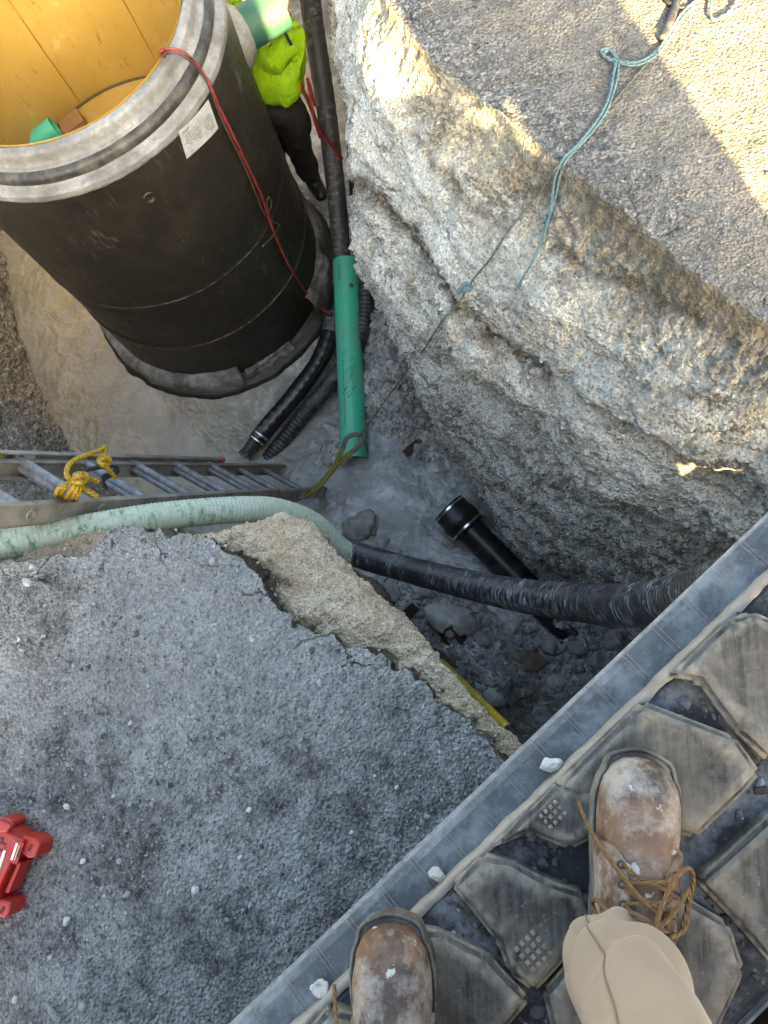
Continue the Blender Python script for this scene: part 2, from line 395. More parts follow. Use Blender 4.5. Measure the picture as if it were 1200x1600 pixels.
# clefts: bedding cracks that run down across the rock wall, filled with dark soil
def to_px(P):
    v = (P-np.array([0, 0, CAM_H]))@ROT; return np.stack([CX-F_PX*v[:, 0]/v[:, 2], CY+F_PX*v[:, 1]/v[:, 2]], 1)
sel = np.where((SU > 1) & (SU < 11) & (LV > .8))[0]; pxy = to_px(P3[sel]); pxy = pxy+9*np.stack([fbm(P3[sel], 9, 3, 301), fbm(P3[sel], 9, 3, 302)], 1)
VEIN = np.zeros(len(P3)); groove = np.zeros(len(sel))
for line, wd, dep, soil in (([(560, 285), (600, 345), (650, 400), (700, 455), (745, 505), (790, 550), (850, 585)], 7, .022, 1.0), ([(640, 205), (690, 270), (740, 330), (790, 360)], 6, .014, .7), ([(870, 385), (930, 430), (1010, 455), (1090, 500)], 6, .016, .6),
                            ([(800, 545), (880, 600), (960, 655), (1040, 690), (1130, 760)], 7, .020, .35), ([(930, 560), (1010, 600), (1100, 625)], 5, .014, .3), ([(700, 560), (760, 620), (850, 690), (930, 780)], 6, .016, .2)):
    d = np.full(len(sel), 1e9)
    for (x0, y0), (x1, y1) in zip(line[:-1], line[1:]):
        u_ = np.clip(((pxy[:, 0]-x0)*(x1-x0)+(pxy[:, 1]-y0)*(y1-y0))/((x1-x0)**2+(y1-y0)**2), 0, 1)
        d = np.minimum(d, np.hypot(pxy[:, 0]-x0-u_*(x1-x0), pxy[:, 1]-y0-u_*(y1-y0)))
    g_ = np.exp(-(d/wd)**2); groove = np.maximum(groove, g_*dep); VEIN[sel] = np.maximum(VEIN[sel], soil*np.exp(-(d/(wd*2.0))**2))
D[sel] -= groove
P3 = P3+NR.reshape(-1, 3)*D[:, None]
WALL = P3.reshape(NUW, NVW, 3)

# ---- materials of earth
def earth_rock():
    t = NT('limestone'); v = t.pos(); lv = t.attr('lv'); su = t.attr('su')
    n0 = t.noise(2.2, 5, .6, v, .3); n1 = t.noise(7, 6, .65, v); n2 = t.noise(28, 5, .7, v); n3 = t.noise(110, 4, .7, v)
    lvw = t.math('ADD', lv, t.math('MULTIPLY_ADD', n0, 1.3, -.65)); lvw = t.math('ADD', lvw, t.math('MULTIPLY_ADD', n2, .35, -.18))
    pale = t.ramp(n1, [(.28, (.50, .465, .38)), (.45, (.74, .70, .60)), (.72, (.86, .83, .745))])
    grey = t.ramp(n1, [(.25, (.42, .38, .305)), (.5, (.64, .59, .495)), (.75, (.78, .74, .645))])
    top = t.ramp(n2, [(.25, (.12, .108, .088)), (.5, (.28, .255, .213)), (.75, (.46, .425, .36))])
    sandy = t.ramp(n2, [(.25, (.36, .31, .23)), (.5, (.56, .49, .37)), (.75, (.70, .63, .50))])
    top = t.mix(t.ramp(t.math('DIVIDE', t.math('ADD', su, t.math('MULTIPLY_ADD', n1, 2.0, -1.0)), 10.0), [(.50, 0), (.70, 1)]), sandy, top)  # cream sand at the far end, colour lightened for the sun patches
    # the white marl shows towards the far end, greyer gravel towards the machine
    sw = t.math('ADD', su, t.math('MULTIPLY_ADD', n0, 3.0, -1.5))
    face = t.mix(t.ramp(t.math('DIVIDE', sw, 10.0), [(.50, 0), (.72, 1)]), pale, grey)
    low = t.mix(.75, grey, (.80, .79, .75, 1))
    c = t.mix(t.ramp(t.math('DIVIDE', lvw, 4.0), [(.30, 0), (.41, 1)]), top, face)
    c = t.mix(t.ramp(t.math('DIVIDE', lvw, 4.0), [(.72, 0), (.90, .8)]), c, low)
    # brown stains along bedding
    sv = t.map((1.2, 1.2, 5.5), v, rot=(.25, -.2, 0)); s1 = t.noise(1.6, 6, .65, sv, .6)
    st_ = t.ramp(s1, [(.455, 0), (.50, .95), (.53, .25), (.60, 0)])
    c = t.mix(t.math('MULTIPLY', st_, t.ramp(n1, [(.4, .2), (.6, 1)])), c, (.13, .095, .055, 1))
    st2 = t.ramp(t.noise(4.2, 6, .7, v, .4), [(.56, 0), (.66, .6)])
    c = t.mix(st2, c, (.27, .175, .08, 1))
    st3 = t.ramp(t.noise(6.2, 6, .75, t.map((1, 1, 1.5), v, loc=(4, 2, 1))), [(.63, 0), (.71, .8)])
    c = t.mix(st3, c, (.085, .08, .07, 1))
    c = t.mix(t.math('MULTIPLY', t.attr('vein'), t.ramp(n2, [(.34, .25), (.54, 1)])), c, (.085, .062, .036, 1))
    grain = t.ramp(t.voro(120, 'Color', v), [(.0, (.35, .34, .32)), (.35, (.85, .85, .85)), (.7, (1.05, 1.05, 1.05)), (1, (1.5, 1.48, 1.42))])
    c = t.mix(.6, c, grain, 'MULTIPLY')
    c = t.mix(t.ramp(n3, [(.36, .75), (.47, 0)]), c, (.10, .085, .065, 1))
    # cut edge of the surface slab, its dark tone faded for the sun patches
    edge = t.ramp(t.math('DIVIDE', t.math('ADD', lv, t.math('MULTIPLY_ADD', n2, .5, -.25)), 4.0), [(.19, 1), (.30, 0)])
    c = t.mix(t.math('MULTIPLY', edge, t.ramp(t.math('DIVIDE', su, 10.0), [(.50, .15), (.66, 1)])), c, t.ramp(n2, [(.3, (.10, .082, .058)), (.7, (.24, .20, .15))]))
    h = t.math('ADD', t.math('MULTIPLY', n2, .6), t.math('ADD', t.math('MULTIPLY', n3, .5), t.math('MULTIPLY', t.voro(95, 'Distance', v), .5)))
    return t.set(c, .92, t.bump(h, 1.0, .022), Specular_IOR_Level=.2)
def earth_sand():
    t = NT('sand_bank'); v = t.pos(); lv = t.attr('lv'); n1 = t.noise(6, 6, .65, v); n2 = t.noise(30, 5, .7, v); n3 = t.noise(140, 4, .75, v)
    sand = t.ramp(n1, [(.25, (.48, .35, .225)), (.5, (.66, .52, .37)), (.75, (.78, .67, .52))])
    sand = t.mix(t.ramp(t.noise(11, 5, .7, t.map((1, 1, 1), v, loc=(3, 1, 0))), [(.55, 0), (.72, .5)]), sand, (.45, .40, .33, 1))
    black = t.ramp(n2, [(.3, (.02, .017, .013)), (.55, (.075, .06, .045)), (.75, (.22, .16, .10))])
    lw = t.math('ADD', lv, t.math('MULTIPLY_ADD', n1, 1.1, -.55))
    c = t.mix(t.ramp(t.math('DIVIDE', lw, 4.0), [(.235, 1), (.30, 0)]), sand, black)
    low = t.ramp(n1, [(.3, (.22, .20, .17)), (.7, (.42, .39, .33))])
    c = t.mix(t.ramp(t.math('DIVIDE', lw, 4.0), [(.56, 0), (.64, 1)]), c, low)
    asph = t.ramp(n2, [(.3, (.09, .09, .09)), (.7, (.24, .24, .24))])
    c = t.mix(t.ramp(t.math('DIVIDE', t.math('ADD', lv, t.math('MULTIPLY_ADD', n3, .4, -.2)), 4.0), [(.05, 1), (.16, 0)]), c, asph)
    grain = t.ramp(t.voro(230, 'Color', v), [(0, (.6, .58, .55)), (.5, (1, 1, 1)), (1, (1.25, 1.22, 1.18))])
    c = t.mix(.85, c, grain, 'MULTIPLY'); c = t.mix(t.ramp(n3, [(.36, .7), (.46, 0)]), c, (.12, .09, .06, 1))
    h = t.math('ADD', n2, t.math('ADD', n3, t.voro(130, 'Distance', v)))
    return t.set(c, .93, t.bump(h, 1.0, .012), Specular_IOR_Level=.2)
def earth_ground():
    t = NT('dusty_asphalt'); v = t.pos(); z = t.attr('zone'); n1 = t.noise(5.5, 6, .68, v, .3); n2 = t.noise(24, 5, .72, v); n3 = t.noise(95, 4, .75, v); n4 = t.noise(11, 6, .75, t.map((1, 1, 1), v, loc=(5, 7, 0)), .2)
    dust = t.ramp(n1, [(.2, (.215, .205, .188)), (.5, (.322, .310, .288)), (.8, (.415, .40, .373))])
    dark = t.ramp(n2, [(.25, (.050, .047, .043)), (.75, (.14, .134, .124))])
    dm = t.math('ADD', t.attr('dust'), t.math('ADD', t.math('MULTIPLY_ADD', n1, 1.1, -.55), t.math('MULTIPLY_ADD', n4, 1.3, -.65)))
    a = t.mix(t.ramp(dm, [(.30, 0), (.72, 1)]), dark, dust)
    a = t.mix(t.ramp(t.noise(3.1, 4, .6, t.map((1, 1, 1), v, loc=(1, 3, 0))), [(.52, 0), (.7, .5)]), a, (.22, .19, .16, 1))
    sand = t.ramp(n1, [(.25, (.17, .153, .13)), (.5, (.235, .21, .178)), (.8, (.30, .27, .23))])
    sand = t.mix(t.ramp(t.noise(4, 6, .7, t.map((1, 1, 1), v, loc=(2, 9, 0))), [(.56, 0), (.68, .7)]), sand, (.13, .11, .085, 1))
    grv = t.ramp(t.voro(80, 'Color', v), [(.1, (.04, .04, .042)), (.5, (.15, .148, .145)), (.9, (.40, .385, .36))])
    ge = t.math('MULTIPLY', t.attr('edge'), t.ramp(n1, [(.35, .3), (.6, 1)]))
    sand = t.mix(t.math('MULTIPLY', ge, .9), sand, grv)
    c = t.mix(z, a, sand)
    grain = t.ramp(t.voro(170, 'Color', v), [(.0, (.22, .22, .22)), (.3, (.75, .75, .75)), (.7, (1.08, 1.08, 1.08)), (.92, (1.4, 1.4, 1.38)), (1, (2.3, 2.25, 2.15))])
    cov = t.math('MAXIMUM', t.ramp(dm, [(.45, 0), (.9, 1)]), t.math('MULTIPLY', z, t.math('SUBTRACT', 1.0, ge)))
    c = t.mix(t.math('MULTIPLY_ADD', cov, -.25, .85), c, grain, 'MULTIPLY')
    c = t.mix(t.math('MULTIPLY', t.ramp(n3, [(.36, .8), (.45, 0)]), t.math('MULTIPLY_ADD', cov, -.35, 1.0)), c, (.045, .043, .04, 1))
    crumb = t.math('MULTIPLY', t.ramp(t.noise(32, 7, .8, v, .2), [(.545, 0), (.63, .85)]), t.math('MULTIPLY', t.ramp(dm, [(.45, 1), (.95, .05)]), t.ramp(n4, [(.38, 1), (.56, .1)])))
    c = t.mix(crumb, c, (.055, .052, .047, 1))
    c = t.mix(t.math('MULTIPLY', t.ramp(t.noise(52, 6, .8, t.map((1, 1, 1), v, loc=(9, 4, 2))), [(.60, 0), (.68, .7)]), t.math('SUBTRACT', 1.0, z)), c, (.46, .45, .42, 1))
    ck = t.voro(7, 'Distance', t.map((1, 1, 1), t.mix(.12, v, t.n('TexNoise').outputs['Color']), loc=(0, 0, 0)), 'DISTANCE_TO_EDGE')
    ckm = t.math('MULTIPLY', t.ramp(ck, [(.006, 1), (.018, 0)]), t.math('MULTIPLY', t.ramp(t.attr('lip'), [(.35, 0), (.8, 1)]), t.ramp(n1, [(.45, 0), (.6, 1)])))
    c = t.mix(ckm, c, (.03, .028, .025, 1))
    h = t.math('ADD', t.math('MULTIPLY', n2, 1.0), t.math('ADD', t.math('MULTIPLY', n3, .8), t.math('MULTIPLY', t.voro(110, 'Distance', v), .9)))
    h = t.math('SUBTRACT', h, t.math('ADD', t.math('MULTIPLY', ckm, 1.5), t.math('MULTIPLY', crumb, .8)))
    return t.set(c, .9, t.bump(h, 1.0, .014), Specular_IOR_Level=.3)
def earth_floor():
    t = NT('wet_marl'); v = t.pos(); n1 = t.noise(5, 6, .65, v, .4); n2 = t.noise(26, 5, .7, v); x = t.sep()
    g = t.ramp(n1, [(.25, (.22, .21, .185)), (.5, (.42, .41, .37)), (.75, (.60, .59, .55))])
    b = t.ramp(n1, [(.25, (.17, .125, .075)), (.5, (.31, .24, .155)), (.75, (.44, .36, .26))])
    lw = t.math('ADD', x[0], t.math('MULTIPLY_ADD', n1, .8, -.4))
    mr = t.n('MapRange'); t.l(lw, mr.inputs[0]); mr.inputs[1].default_value = -1.4; mr.inputs[2].default_value = -2.2
    c = t.mix(mr.outputs[0], g, b)
    c = t.mix(.85, c, t.ramp(t.voro(75, 'Color', v), [(0, (.35, .35, .35)), (.5, (1, 1, 1)), (1, (1.5, 1.5, 1.5))]), 'MULTIPLY')
    return t.set(c, t.ramp(n2, [(.3, .35), (.7, .85)]), t.bump(t.math('ADD', n2, t.noise(90, 4, .7, v)), .8, .01))
def muddy_water():
    t = NT('muddy_water'); v = t.pos(); n1 = t.noise(2.6, 5, .6, v, .8); n2 = t.noise(11, 5, .65, v, .7); x = t.sep()
    lw = t.math('ADD', x[0], t.math('MULTIPLY_ADD', n1, 1.0, -.5))
    mr = t.n('MapRange'); t.l(lw, mr.inputs[0]); mr.inputs[1].default_value = -1.2; mr.inputs[2].default_value = -2.0
    c = t.mix(mr.outputs[0], t.ramp(n1, [(.3, (.15, .155, .135)), (.7, (.25, .255, .23))]), t.ramp(n1, [(.3, (.19, .15, .095)), (.7, (.28, .23, .155))]))
    sl = t.math('MULTIPLY', t.ramp(t.noise(3.0, 6, .62, v, 1.3), [(.46, 0), (.60, .7), (.72, 1)]), t.ramp(t.noise(13, 5, .65, v, .8), [(.38, .25), (.62, 1)]))
    c = t.mix(t.math('MULTIPLY', sl, t.math('MULTIPLY_ADD', mr.outputs[0], -.55, .85)), c, t.mix(mr.outputs[0], (.58, .61, .61, 1), (.50, .42, .30, 1)))
    t.set(c, .05, t.bump(t.math('ADD', t.noise(7, 3, .5, v, .8), t.math('MULTIPLY', t.noise(30, 3, .5, v), .4)), 1.0, .014), IOR=1.4, Specular_IOR_Level=.9)
    tr = t.n('BsdfTransparent'); tr.inputs[0].default_value = (.72, .72, .64, 1); mx = t.n('MixShader')
    fac = t.math('ADD', t.ramp(t.math('ADD', t.math('MULTIPLY', n1, .5), t.math('MULTIPLY', n2, .5)), [(.36, .70), (.54, .97)]), t.math('MULTIPLY', mr.outputs[0], .3), None, True)
    t.l(fac, mx.inputs[0]); t.l(tr.outputs[0], mx.inputs[1]); t.l(t.b.outputs[0], mx.inputs[2]); t.l(mx.outputs[0], t.out.inputs[0])
    return t.m
M_ROCK, M_SAND, M_GROUND, M_FLOOR, M_WATER = earth_rock(), earth_sand(), earth_ground(), earth_floor(), muddy_water()

def left_rock():
    t = NT('brown_gravel'); v = t.pos(); n1 = t.noise(4, 6, .68, v); n2 = t.noise(28, 5, .7, v); n3 = t.noise(100, 4, .7, v); z = t.sep()
    br = t.ramp(n2, [(.25, (.16, .125, .08)), (.5, (.36, .29, .20)), (.75, (.54, .45, .33))]); gr = t.ramp(n2, [(.25, (.09, .088, .083)), (.5, (.28, .27, .25)), (.75, (.48, .46, .43))])
    mr = t.n('MapRange'); t.l(t.math('ADD', z[1], t.math('MULTIPLY_ADD', n1, .5, -.25)), mr.inputs[0]); mr.inputs[1].default_value = 1.35; mr.inputs[2].default_value = 1.75
    c = t.mix(mr.outputs[0], gr, br); c = t.mix(.85, c, t.ramp(t.voro(60, 'Color', v), [(0, (.3, .3, .3)), (.5, (1, 1, 1)), (1, (1.7, 1.7, 1.65))]), 'MULTIPLY')
    return t.set(c, .9, t.bump(t.math('ADD', n2, t.math('ADD', n3, t.voro(60, 'Distance', v))), 1.0, .02))
M_LEFT = left_rock()
def wall_piece(name, u0, u1, mat):
    idx = [i for i in range(NUW) if u0 <= stu[i] <= u1+1e-6]
    nxt = (idx[-1]+1) % NUW; idx = idx+[nxt]
    V = WALL[idx].reshape(-1, 3); n = len(idx)
    me = mesh_np(name, V, grid_faces(n, NVW), True, {'vein': VEIN.reshape(NUW, NVW)[idx].ravel(), 'lv': np.tile(lev, n), 'su': np.repeat(np.array([stu[i] for i in idx]), NVW)})
    return tag(obj(name, me, mat), kind='structure')
rock_wall = wall_piece('rock_wall', 0, 13.5, M_ROCK)
near_bank = wall_piece('near_bank', 13.5001, 28.5, M_SAND)
left_bank = wall_piece('left_bank', 28.5001, 99, M_LEFT)

# ---- ground sheet with the pit cut out of it
loop2 = WALL[:, 0, :2]
def inside(pts, poly):
    r = np.zeros(len(pts), bool); x, y = pts[:, 0], pts[:, 1]; n = len(poly)
    px, py = poly[:, 0], poly[:, 1]; qx, qy = np.roll(px, -1), np.roll(py, -1)
    for i in range(n):
        c = ((py[i] > y) != (qy[i] > y))
        if c.any():
            xi = (qx[i]-px[i])*(y-py[i])/(qy[i]-py[i]+1e-15)+px[i]; r ^= c & (x < xi)
    return r
def jgrid(x0, x1, y0, y1, s):
    g = np.stack(np.meshgrid(np.arange(x0, x1, s), np.arange(y0, y1, s)), -1).reshape(-1, 2)
    return g+RNG.uniform(-.3, .3, g.shape)*s
fine = np.r_[jgrid(-1.55, .35, -.75, .46, .0125), jgrid(-.42, 1.45, .7, 2.75, .016)]
mid = jgrid(-5.2, 3.2, -2.4, 6.8, .12)
inbox = lambda p: ((p[:, 0] > -1.56) & (p[:, 0] < .36) & (p[:, 1] > -.76) & (p[:, 1] < .47)) | ((p[:, 0] > -.43) & (p[:, 0] < 1.46) & (p[:, 1] > .69) & (p[:, 1] < 2.76))
mid = mid[~inbox(mid)]
far = [(r*math.cos(a), r*math.sin(a)) for r in (12, 18, 30, 60, 120, 220) for a in np.linspace(0, 2*math.pi, 28, endpoint=False)]
pts = np.r_[fine, mid, np.array(far)]
lp = loop2[np.r_[True, np.linalg.norm(np.diff(loop2, axis=0), axis=1) > 1e-5]]
ins = inside(pts, lp[::2])
# drop points too near to the loop
keep = ~ins; cell = {}
for p in lp: cell.setdefault((int(p[0]//.02), int(p[1]//.02)), []).append(p)
pk = pts[keep]; ok = np.ones(len(pk), bool)
for i, p in enumerate(pk):
    cx, cy = int(p[0]//.02), int(p[1]//.02)
    for a in (-1, 0, 1):
        for b in (-1, 0, 1):
            for q in cell.get((cx+a, cy+b), ()):
                if abs(q[0]-p[0]) < .004 and abs(q[1]-p[1]) < .004: ok[i] = False
pk = pk[ok]; nl = len(lp)
allp = [Vector(p) for p in np.r_[lp, pk].tolist()]
res = delaunay_2d_cdt(allp, [(i, (i+1) % nl) for i in range(nl)], [], 0, 1e-6)
gv = np.array([v[:] for v in res[0]]); gf = np.array(res[2])
cen = gv[gf].mean(1); gf = gf[~inside(cen, lp)]
gz = ground_z(gv)
dl = np.full(len(gv), 9.0)
for p in lp[::6]: dl = np.minimum(dl, np.hypot(gv[:, 0]-p[0], gv[:, 1]-p[1]))
gp3 = np.c_[gv, np.zeros(len(gv))]
vis = sstep(.004, .03, dl)*((np.abs(gv[:, 0]) < 2.2) & (gv[:, 1] < 3) & (gv[:, 1] > -1.2))
gz = gz + vis*(.0050*fbm(gp3, 26, 2, 41) + .005*np.maximum(0, billow(gp3, 50, 1, 43)) + .006*fbm(gp3, 12, 2, 47))
side = (gv[:, 0]*.737+gv[:, 1]*.675)           # across the trench
zone = sstep(.45, .75, side)*sstep(-1.5, -.6, gv[:, 0]) + sstep(4.0, 5.0, np.hypot(gv[:, 0], gv[:, 1]))
edge = sstep(.30, .03, dl+.12*fbm(gp3, 4, 2, 66))*sstep(.95, .2, gv[:, 0])
dust = np.full(len(gv), .74)
for x_, y_, r_, k_ in ((300, 900, .26, .40), (470, 1040, .22, .30), (230, 1010, .2, .2), (330, 1280, .13, .22), (640, 1120, .16, .18), (60, 1060, .2, .15), (120, 1190, .17, -.36), (100, 960, .14, -.30), (430, 1180, .16, -.32), (620, 1200, .13, -.36), (230, 1330, .2, -.25), (650, 1090, .10, -.15), (450, 1430, .25, -.12), (90, 900, .1, -.3)):
    q = W(x_, y_, 0); dust += (k_ if k_ > 0 else k_*.7)*np.exp(-((gv[:, 0]-q.x)**2+(gv[:, 1]-q.y)**2)/r_**2)
lip = sstep(.16, .02, dl)
ground = tag(obj('ground', mesh_np('ground', np.c_[gv, gz], gf, True, {'zone': np.clip(zone, 0, 1), 'edge': edge, 'dust': dust, 'lip': lip}), M_GROUND), kind='structure')

# ---- trench floor and water
def floor_z(x, y):
    p = np.c_[x, y, np.zeros(len(x))]
    z = FLOOR_Z + .05*fbm(p, 2.0, 2, 12) + .026*billow(p, 7, 2, 14) + .012*fbm(p, 22, 2, 16)
    def hill(cx, cy, r, h, e=1.0): return h*np.exp(-(((x-cx)**2+((y-cy)*e)**2)/r**2))
    z += hill(-.50, 1.80, .26, .42) + hill(-.62, 2.2, .22, .30) + hill(-.35, 1.35, .2, .12)      # rubble under the nose of the wall
    z += hill(-.45, .45, .25, .22) + hill(-.15, .2, .25, .25) + hill(.05, -.02, .2, .30)         # spoil below the sandy bank
    z += hill(-.98, 1.35, .20, .13) + hill(-.80, .85, .2, .10) + hill(.45, .42, .28, .20) + hill(.7, .1, .3, .2)
    z -= hill(-2.3, 1.9, .9, .14) + hill(-1.5, 1.4, .35, .10) + hill(-.45, 1.05, .2, .04) + hill(-1.0, 3.2, .5, .1)
    return z
fx, fy = np.meshgrid(np.r_[np.arange(-4.6, -2.2, .05), np.arange(-2.2, 1.0, .0125), np.arange(1.0, 1.5, .05)], np.r_[np.arange(-.6, -.1, .04), np.arange(-.1, 2.9, .0125), np.arange(2.9, 6.2, .06)], indexing='ij')
fz = floor_z(fx.ravel(), fy.ravel())
tag(obj('trench_floor', mesh_np('trench_floor', np.c_[fx.ravel(), fy.ravel(), fz], grid_faces(*fx.shape), True), M_FLOOR), kind='structure')
wx, wy = np.meshgrid(np.linspace(-4.6, 1.5, 120), np.linspace(-.6, 6.2, 120), indexing='ij')
tag(obj('water', mesh_np('water', np.c_[wx.ravel(), wy.ravel(), np.full(wx.size, WATER_Z)], grid_faces(*wx.shape), True), M_WATER), kind='structure')

# places on the built surfaces
def bvh_of(objs):
    V = []; Fc = []
    for o in objs:
        n = len(V); V += [v.co[:] for v in o.data.vertices]; Fc += [tuple(n+i for i in p.vertices) for p in o.data.polygons]
    return BVHTree.FromPolygons(V, Fc)
EARTH = bvh_of([rock_wall, near_bank, left_bank, ground, bpy.data.objects['trench_floor']])
def hit(px, py, lift=0.0):
    """point of the ground or wall that the photograph shows at a pixel, lifted off along the surface normal"""
    d = Vector(ray(px, py)).normalized(); r = EARTH.ray_cast(Vector((0, 0, CAM_H)), d)
    if r[0] is None: return W(px, py, 0)
    n = r[1] if r[1].dot(d) < 0 else -r[1]
    return r[0]+n*lift
def drop(x, y, z0=.5, lift=0.0):
    r = EARTH.ray_cast(Vector((x, y, z0)), Vector((0, 0, -1)))
    return Vector((x, y, (r[0].z if r[0] is not None else 0)+lift))
FLOOR_B = bvh_of([bpy.data.objects['trench_floor']])
def fhit(px, py):
    r = FLOOR_B.ray_cast(Vector((0, 0, CAM_H)), Vector(ray(px, py)).normalized()); return r[0] if r[0] is not None else W(px, py, FLOOR_Z)
# ================================================================== the manhole
MC = np.array([-1.82, 2.60]); MR = .735
def cyl_hit(px, py, R, far=False, c=MC):
    v = ray(px, py); a = v[0]**2+v[1]**2; b = -2*(v[0]*c[0]+v[1]*c[1]); k = c@c-R*R; disc = max(0, b*b-4*a*k)
    t = (-b+(1 if far else -1)*math.sqrt(disc))/(2*a)
    return Vector((v[0]*t, v[1]*t, CAM_H+v[2]*t))
def cyl_tz(px, py, R, far=False):
    p = cyl_hit(px, py, R, far); return math.atan2(p.y-MC[1], p.x-MC[0]), p.z
def tar_mat():
    t = NT('bitumen_coat'); v = t.pos(); n1 = t.noise(3.5, 6, .65, v, .5); n2 = t.noise(24, 6, .7, v); z = t.sep()[2]
    c = t.ramp(n1, [(.25, (.011, .0085, .006)), (.5, (.019, .0145, .0095)), (.8, (.034, .026, .017))])
    sc = t.ramp(t.noise(9, 8, .78, t.map((1, 1, .28), v, rot=(.3, .5, 0)), .2), [(.60, 0), (.655, .5), (.75, .8)])
    c = t.mix(sc, c, (.13, .105, .075, 1))
    for k_, (rt, am) in enumerate((((.5, .3, .4), .8), ((-.4, .9, .2), .6), ((1.2, .2, 1.0), .6))):
        ln = t.ramp(t.noise(1.0, 3, .6, t.map((130, 3.0, 3.0), v, rot=rt)), [(.70, 0), (.74, am)])
        c = t.mix(t.math('MULTIPLY', ln, t.ramp(t.noise(4.5, 3, .6, t.map((1, 1, 1), v, loc=(k_*3, 2, 1))), [(.52, 0), (.62, 1)])), c, (.27, .235, .18, 1))
    sm = None
    for zz_ in (-1.30, -1.752):
        d_ = t.math('ABSOLUTE', t.math('ADD', z, t.math('MULTIPLY_ADD', n1, .02, -zz_-.01))); q_ = t.math('MULTIPLY', t.ramp(t.math('MULTIPLY', d_, 20), [(.05, 1), (.16, 0)]), t.ramp(n2, [(.42, .1), (.58, 1)]))
        c = t.mix(t.math('MULTIPLY', q_, .8), c, (.30, .265, .21, 1))
    spk = t.ramp(t.voro(55, 'Distance', v), [(.06, 1), (.10, 0)]); c = t.mix(t.math('MULTIPLY', spk, t.ramp(n1, [(.5, 0), (.62, .8)])), c, (.45, .42, .36, 1))
    return t.set(c, t.ramp(n2, [(.3, .38), (.7, .62)]), t.bump(t.math('ADD', t.noise(5, 3, .5, v), t.math('MULTIPLY', n2, .18)), .35, .02), Specular_IOR_Level=.45)
def conc_mat(name, tarred=.5):
    t = NT(name); v = t.pos(); n1 = t.noise(6, 6, .7, v); n2 = t.noise(30, 5, .7, v)
    c = t.ramp(n2, [(.25, (.14, .133, .122)), (.5, (.255, .248, .234)), (.75, (.40, .393, .375))])
    m = t.ramp(t.math('ADD', t.math('MULTIPLY', n1, .65), t.math('MULTIPLY', n2, .35)), [(.50-.12*tarred, 0), (.62-.1*tarred, 1)])
    c = t.mix(t.math('MULTIPLY', m, tarred), c, (.055, .045, .035, 1))
    c = t.mix(t.ramp(t.noise(13, 7, .75, v), [(.55, 0), (.68, .6)]), c, (.20, .165, .12, 1))
    c = t.mix(t.ramp(t.noise(120, 3, .6, v), [(.30, .6), (.38, 0)]), c, (.10, .09, .08, 1))
    return t.set(c, .75, t.bump(t.math('ADD', n2, t.noise(90, 4, .7, v)), .5, .006))
def liner_mat():
    t = NT('yellow_liner'); v = t.pos(); n1 = t.noise(2.5, 5, .6, v); st = t.map((1, 1, .25), v, rot=(.15, .1, 0))
    c = t.ramp(n1, [(.3, (.33, .20, .045)), (.7, (.41, .26, .07))])
    n2 = t.noise(26, 7, .8, st); c = t.mix(t.ramp(n2, [(.58, 0), (.67, .85)]), c, (.16, .085, .02, 1))
    c = t.mix(t.ramp(t.noise(5, 6, .7, v), [(.60, 0), (.72, .35)]), c, (.62, .52, .33, 1))
    return t.set(c, .38, t.bump(t.noise(4, 2, .5, v), .15, .02))
M_TAR, M_RIM, M_LINER = tar_mat(), conc_mat('rim_concrete', .6), liner_mat()
M_CHUNK = conc_mat('tarred_concrete', .85)
manhole = thing('manhole', 'large tar-black round concrete manhole riser with yellow liner standing in the pit', 'manhole')
prof = [(MR, -.45)]; z = -.45
for z in np.linspace(-.47, -2.2, 70):
    r = MR + .006*math.exp(-((z+1.30)/.010)**2) - .004*math.exp(-((z+1.33)/.015)**2) + .010*float(sstep(-1.72, -1.76, z)) + .006*math.exp(-((z+1.75)/.012)**2)
    prof.append((r, z))
obj('outer_wall', lathe_mesh('outer_wall', prof, 160, MC, nz=.0035, seed=3, nf=3), M_TAR, manhole)
rp = [(.606, -.60), (.606, -.297), (.611, -.291), (.640, -.292), (.647, -.298), (.654, -.338), (.660, -.346), (.672, -.350), (.676, -.356), (.690, -.360), (.697, -.368), (.700, -.380), (.7015, -.398), (.710, -.405), (.735, -.413), (.741, -.419), (.7405, -.446), (.737, -.455)]
rp2 = []
for a, b in zip(rp[:-1], rp[1:]):
    for k in range(4): rp2.append((a[0]+(b[0]-a[0])*k/4, a[1]+(b[1]-a[1])*k/4))
rp2.append(rp[-1])
obj('rim', lathe_mesh('rim', rp2, 220, MC, nz=.0025, seed=8, nf=22), M_RIM, manhole)
gk = lathe_mesh('joint_gasket', [(.676, -.353), (.690, -.3565), (.7005, -.366), (.7045, -.380), (.7035, -.396), (.699, -.402)], 160, MC, nz=.002, seed=5)
obj('joint_gasket', gk, plain('rubber_black', (.02, .018, .016), .5, dirt=(.16, .14, .11), dirt_amt=.5), manhole)
BENCH = -1.17
liner = obj('liner', lathe_mesh('liner', [(.6045, z) for z in np.linspace(-.288, BENCH, 24)], 128, MC, nz=.003, seed=2, nf=2), M_LINER, manhole)
M_SEAM = plain('liner_weld', (.40, .20, .03), .4, dirt=(.10, .06, .02), dirt_amt=.6)
for px, py in ((193, 0), (22, 12)):
    th, zz = cyl_tz(px, py, .603, True)
    p = [(MC[0]+.602*math.cos(th+d), MC[1]+.602*math.sin(th+d), z_) for z_, d in ((-.30, 0), (-.7, .004), (BENCH, .002))]
    obj('weld_seam', tube_mesh('weld_seam', p, .0035, 8, .02), M_SEAM, liner)
p = [(MC[0]+.598*math.cos(a), MC[1]+.598*math.sin(a), BENCH+.006+.006*math.sin(3*a)) for a in np.linspace(0, 2*math.pi, 60)]
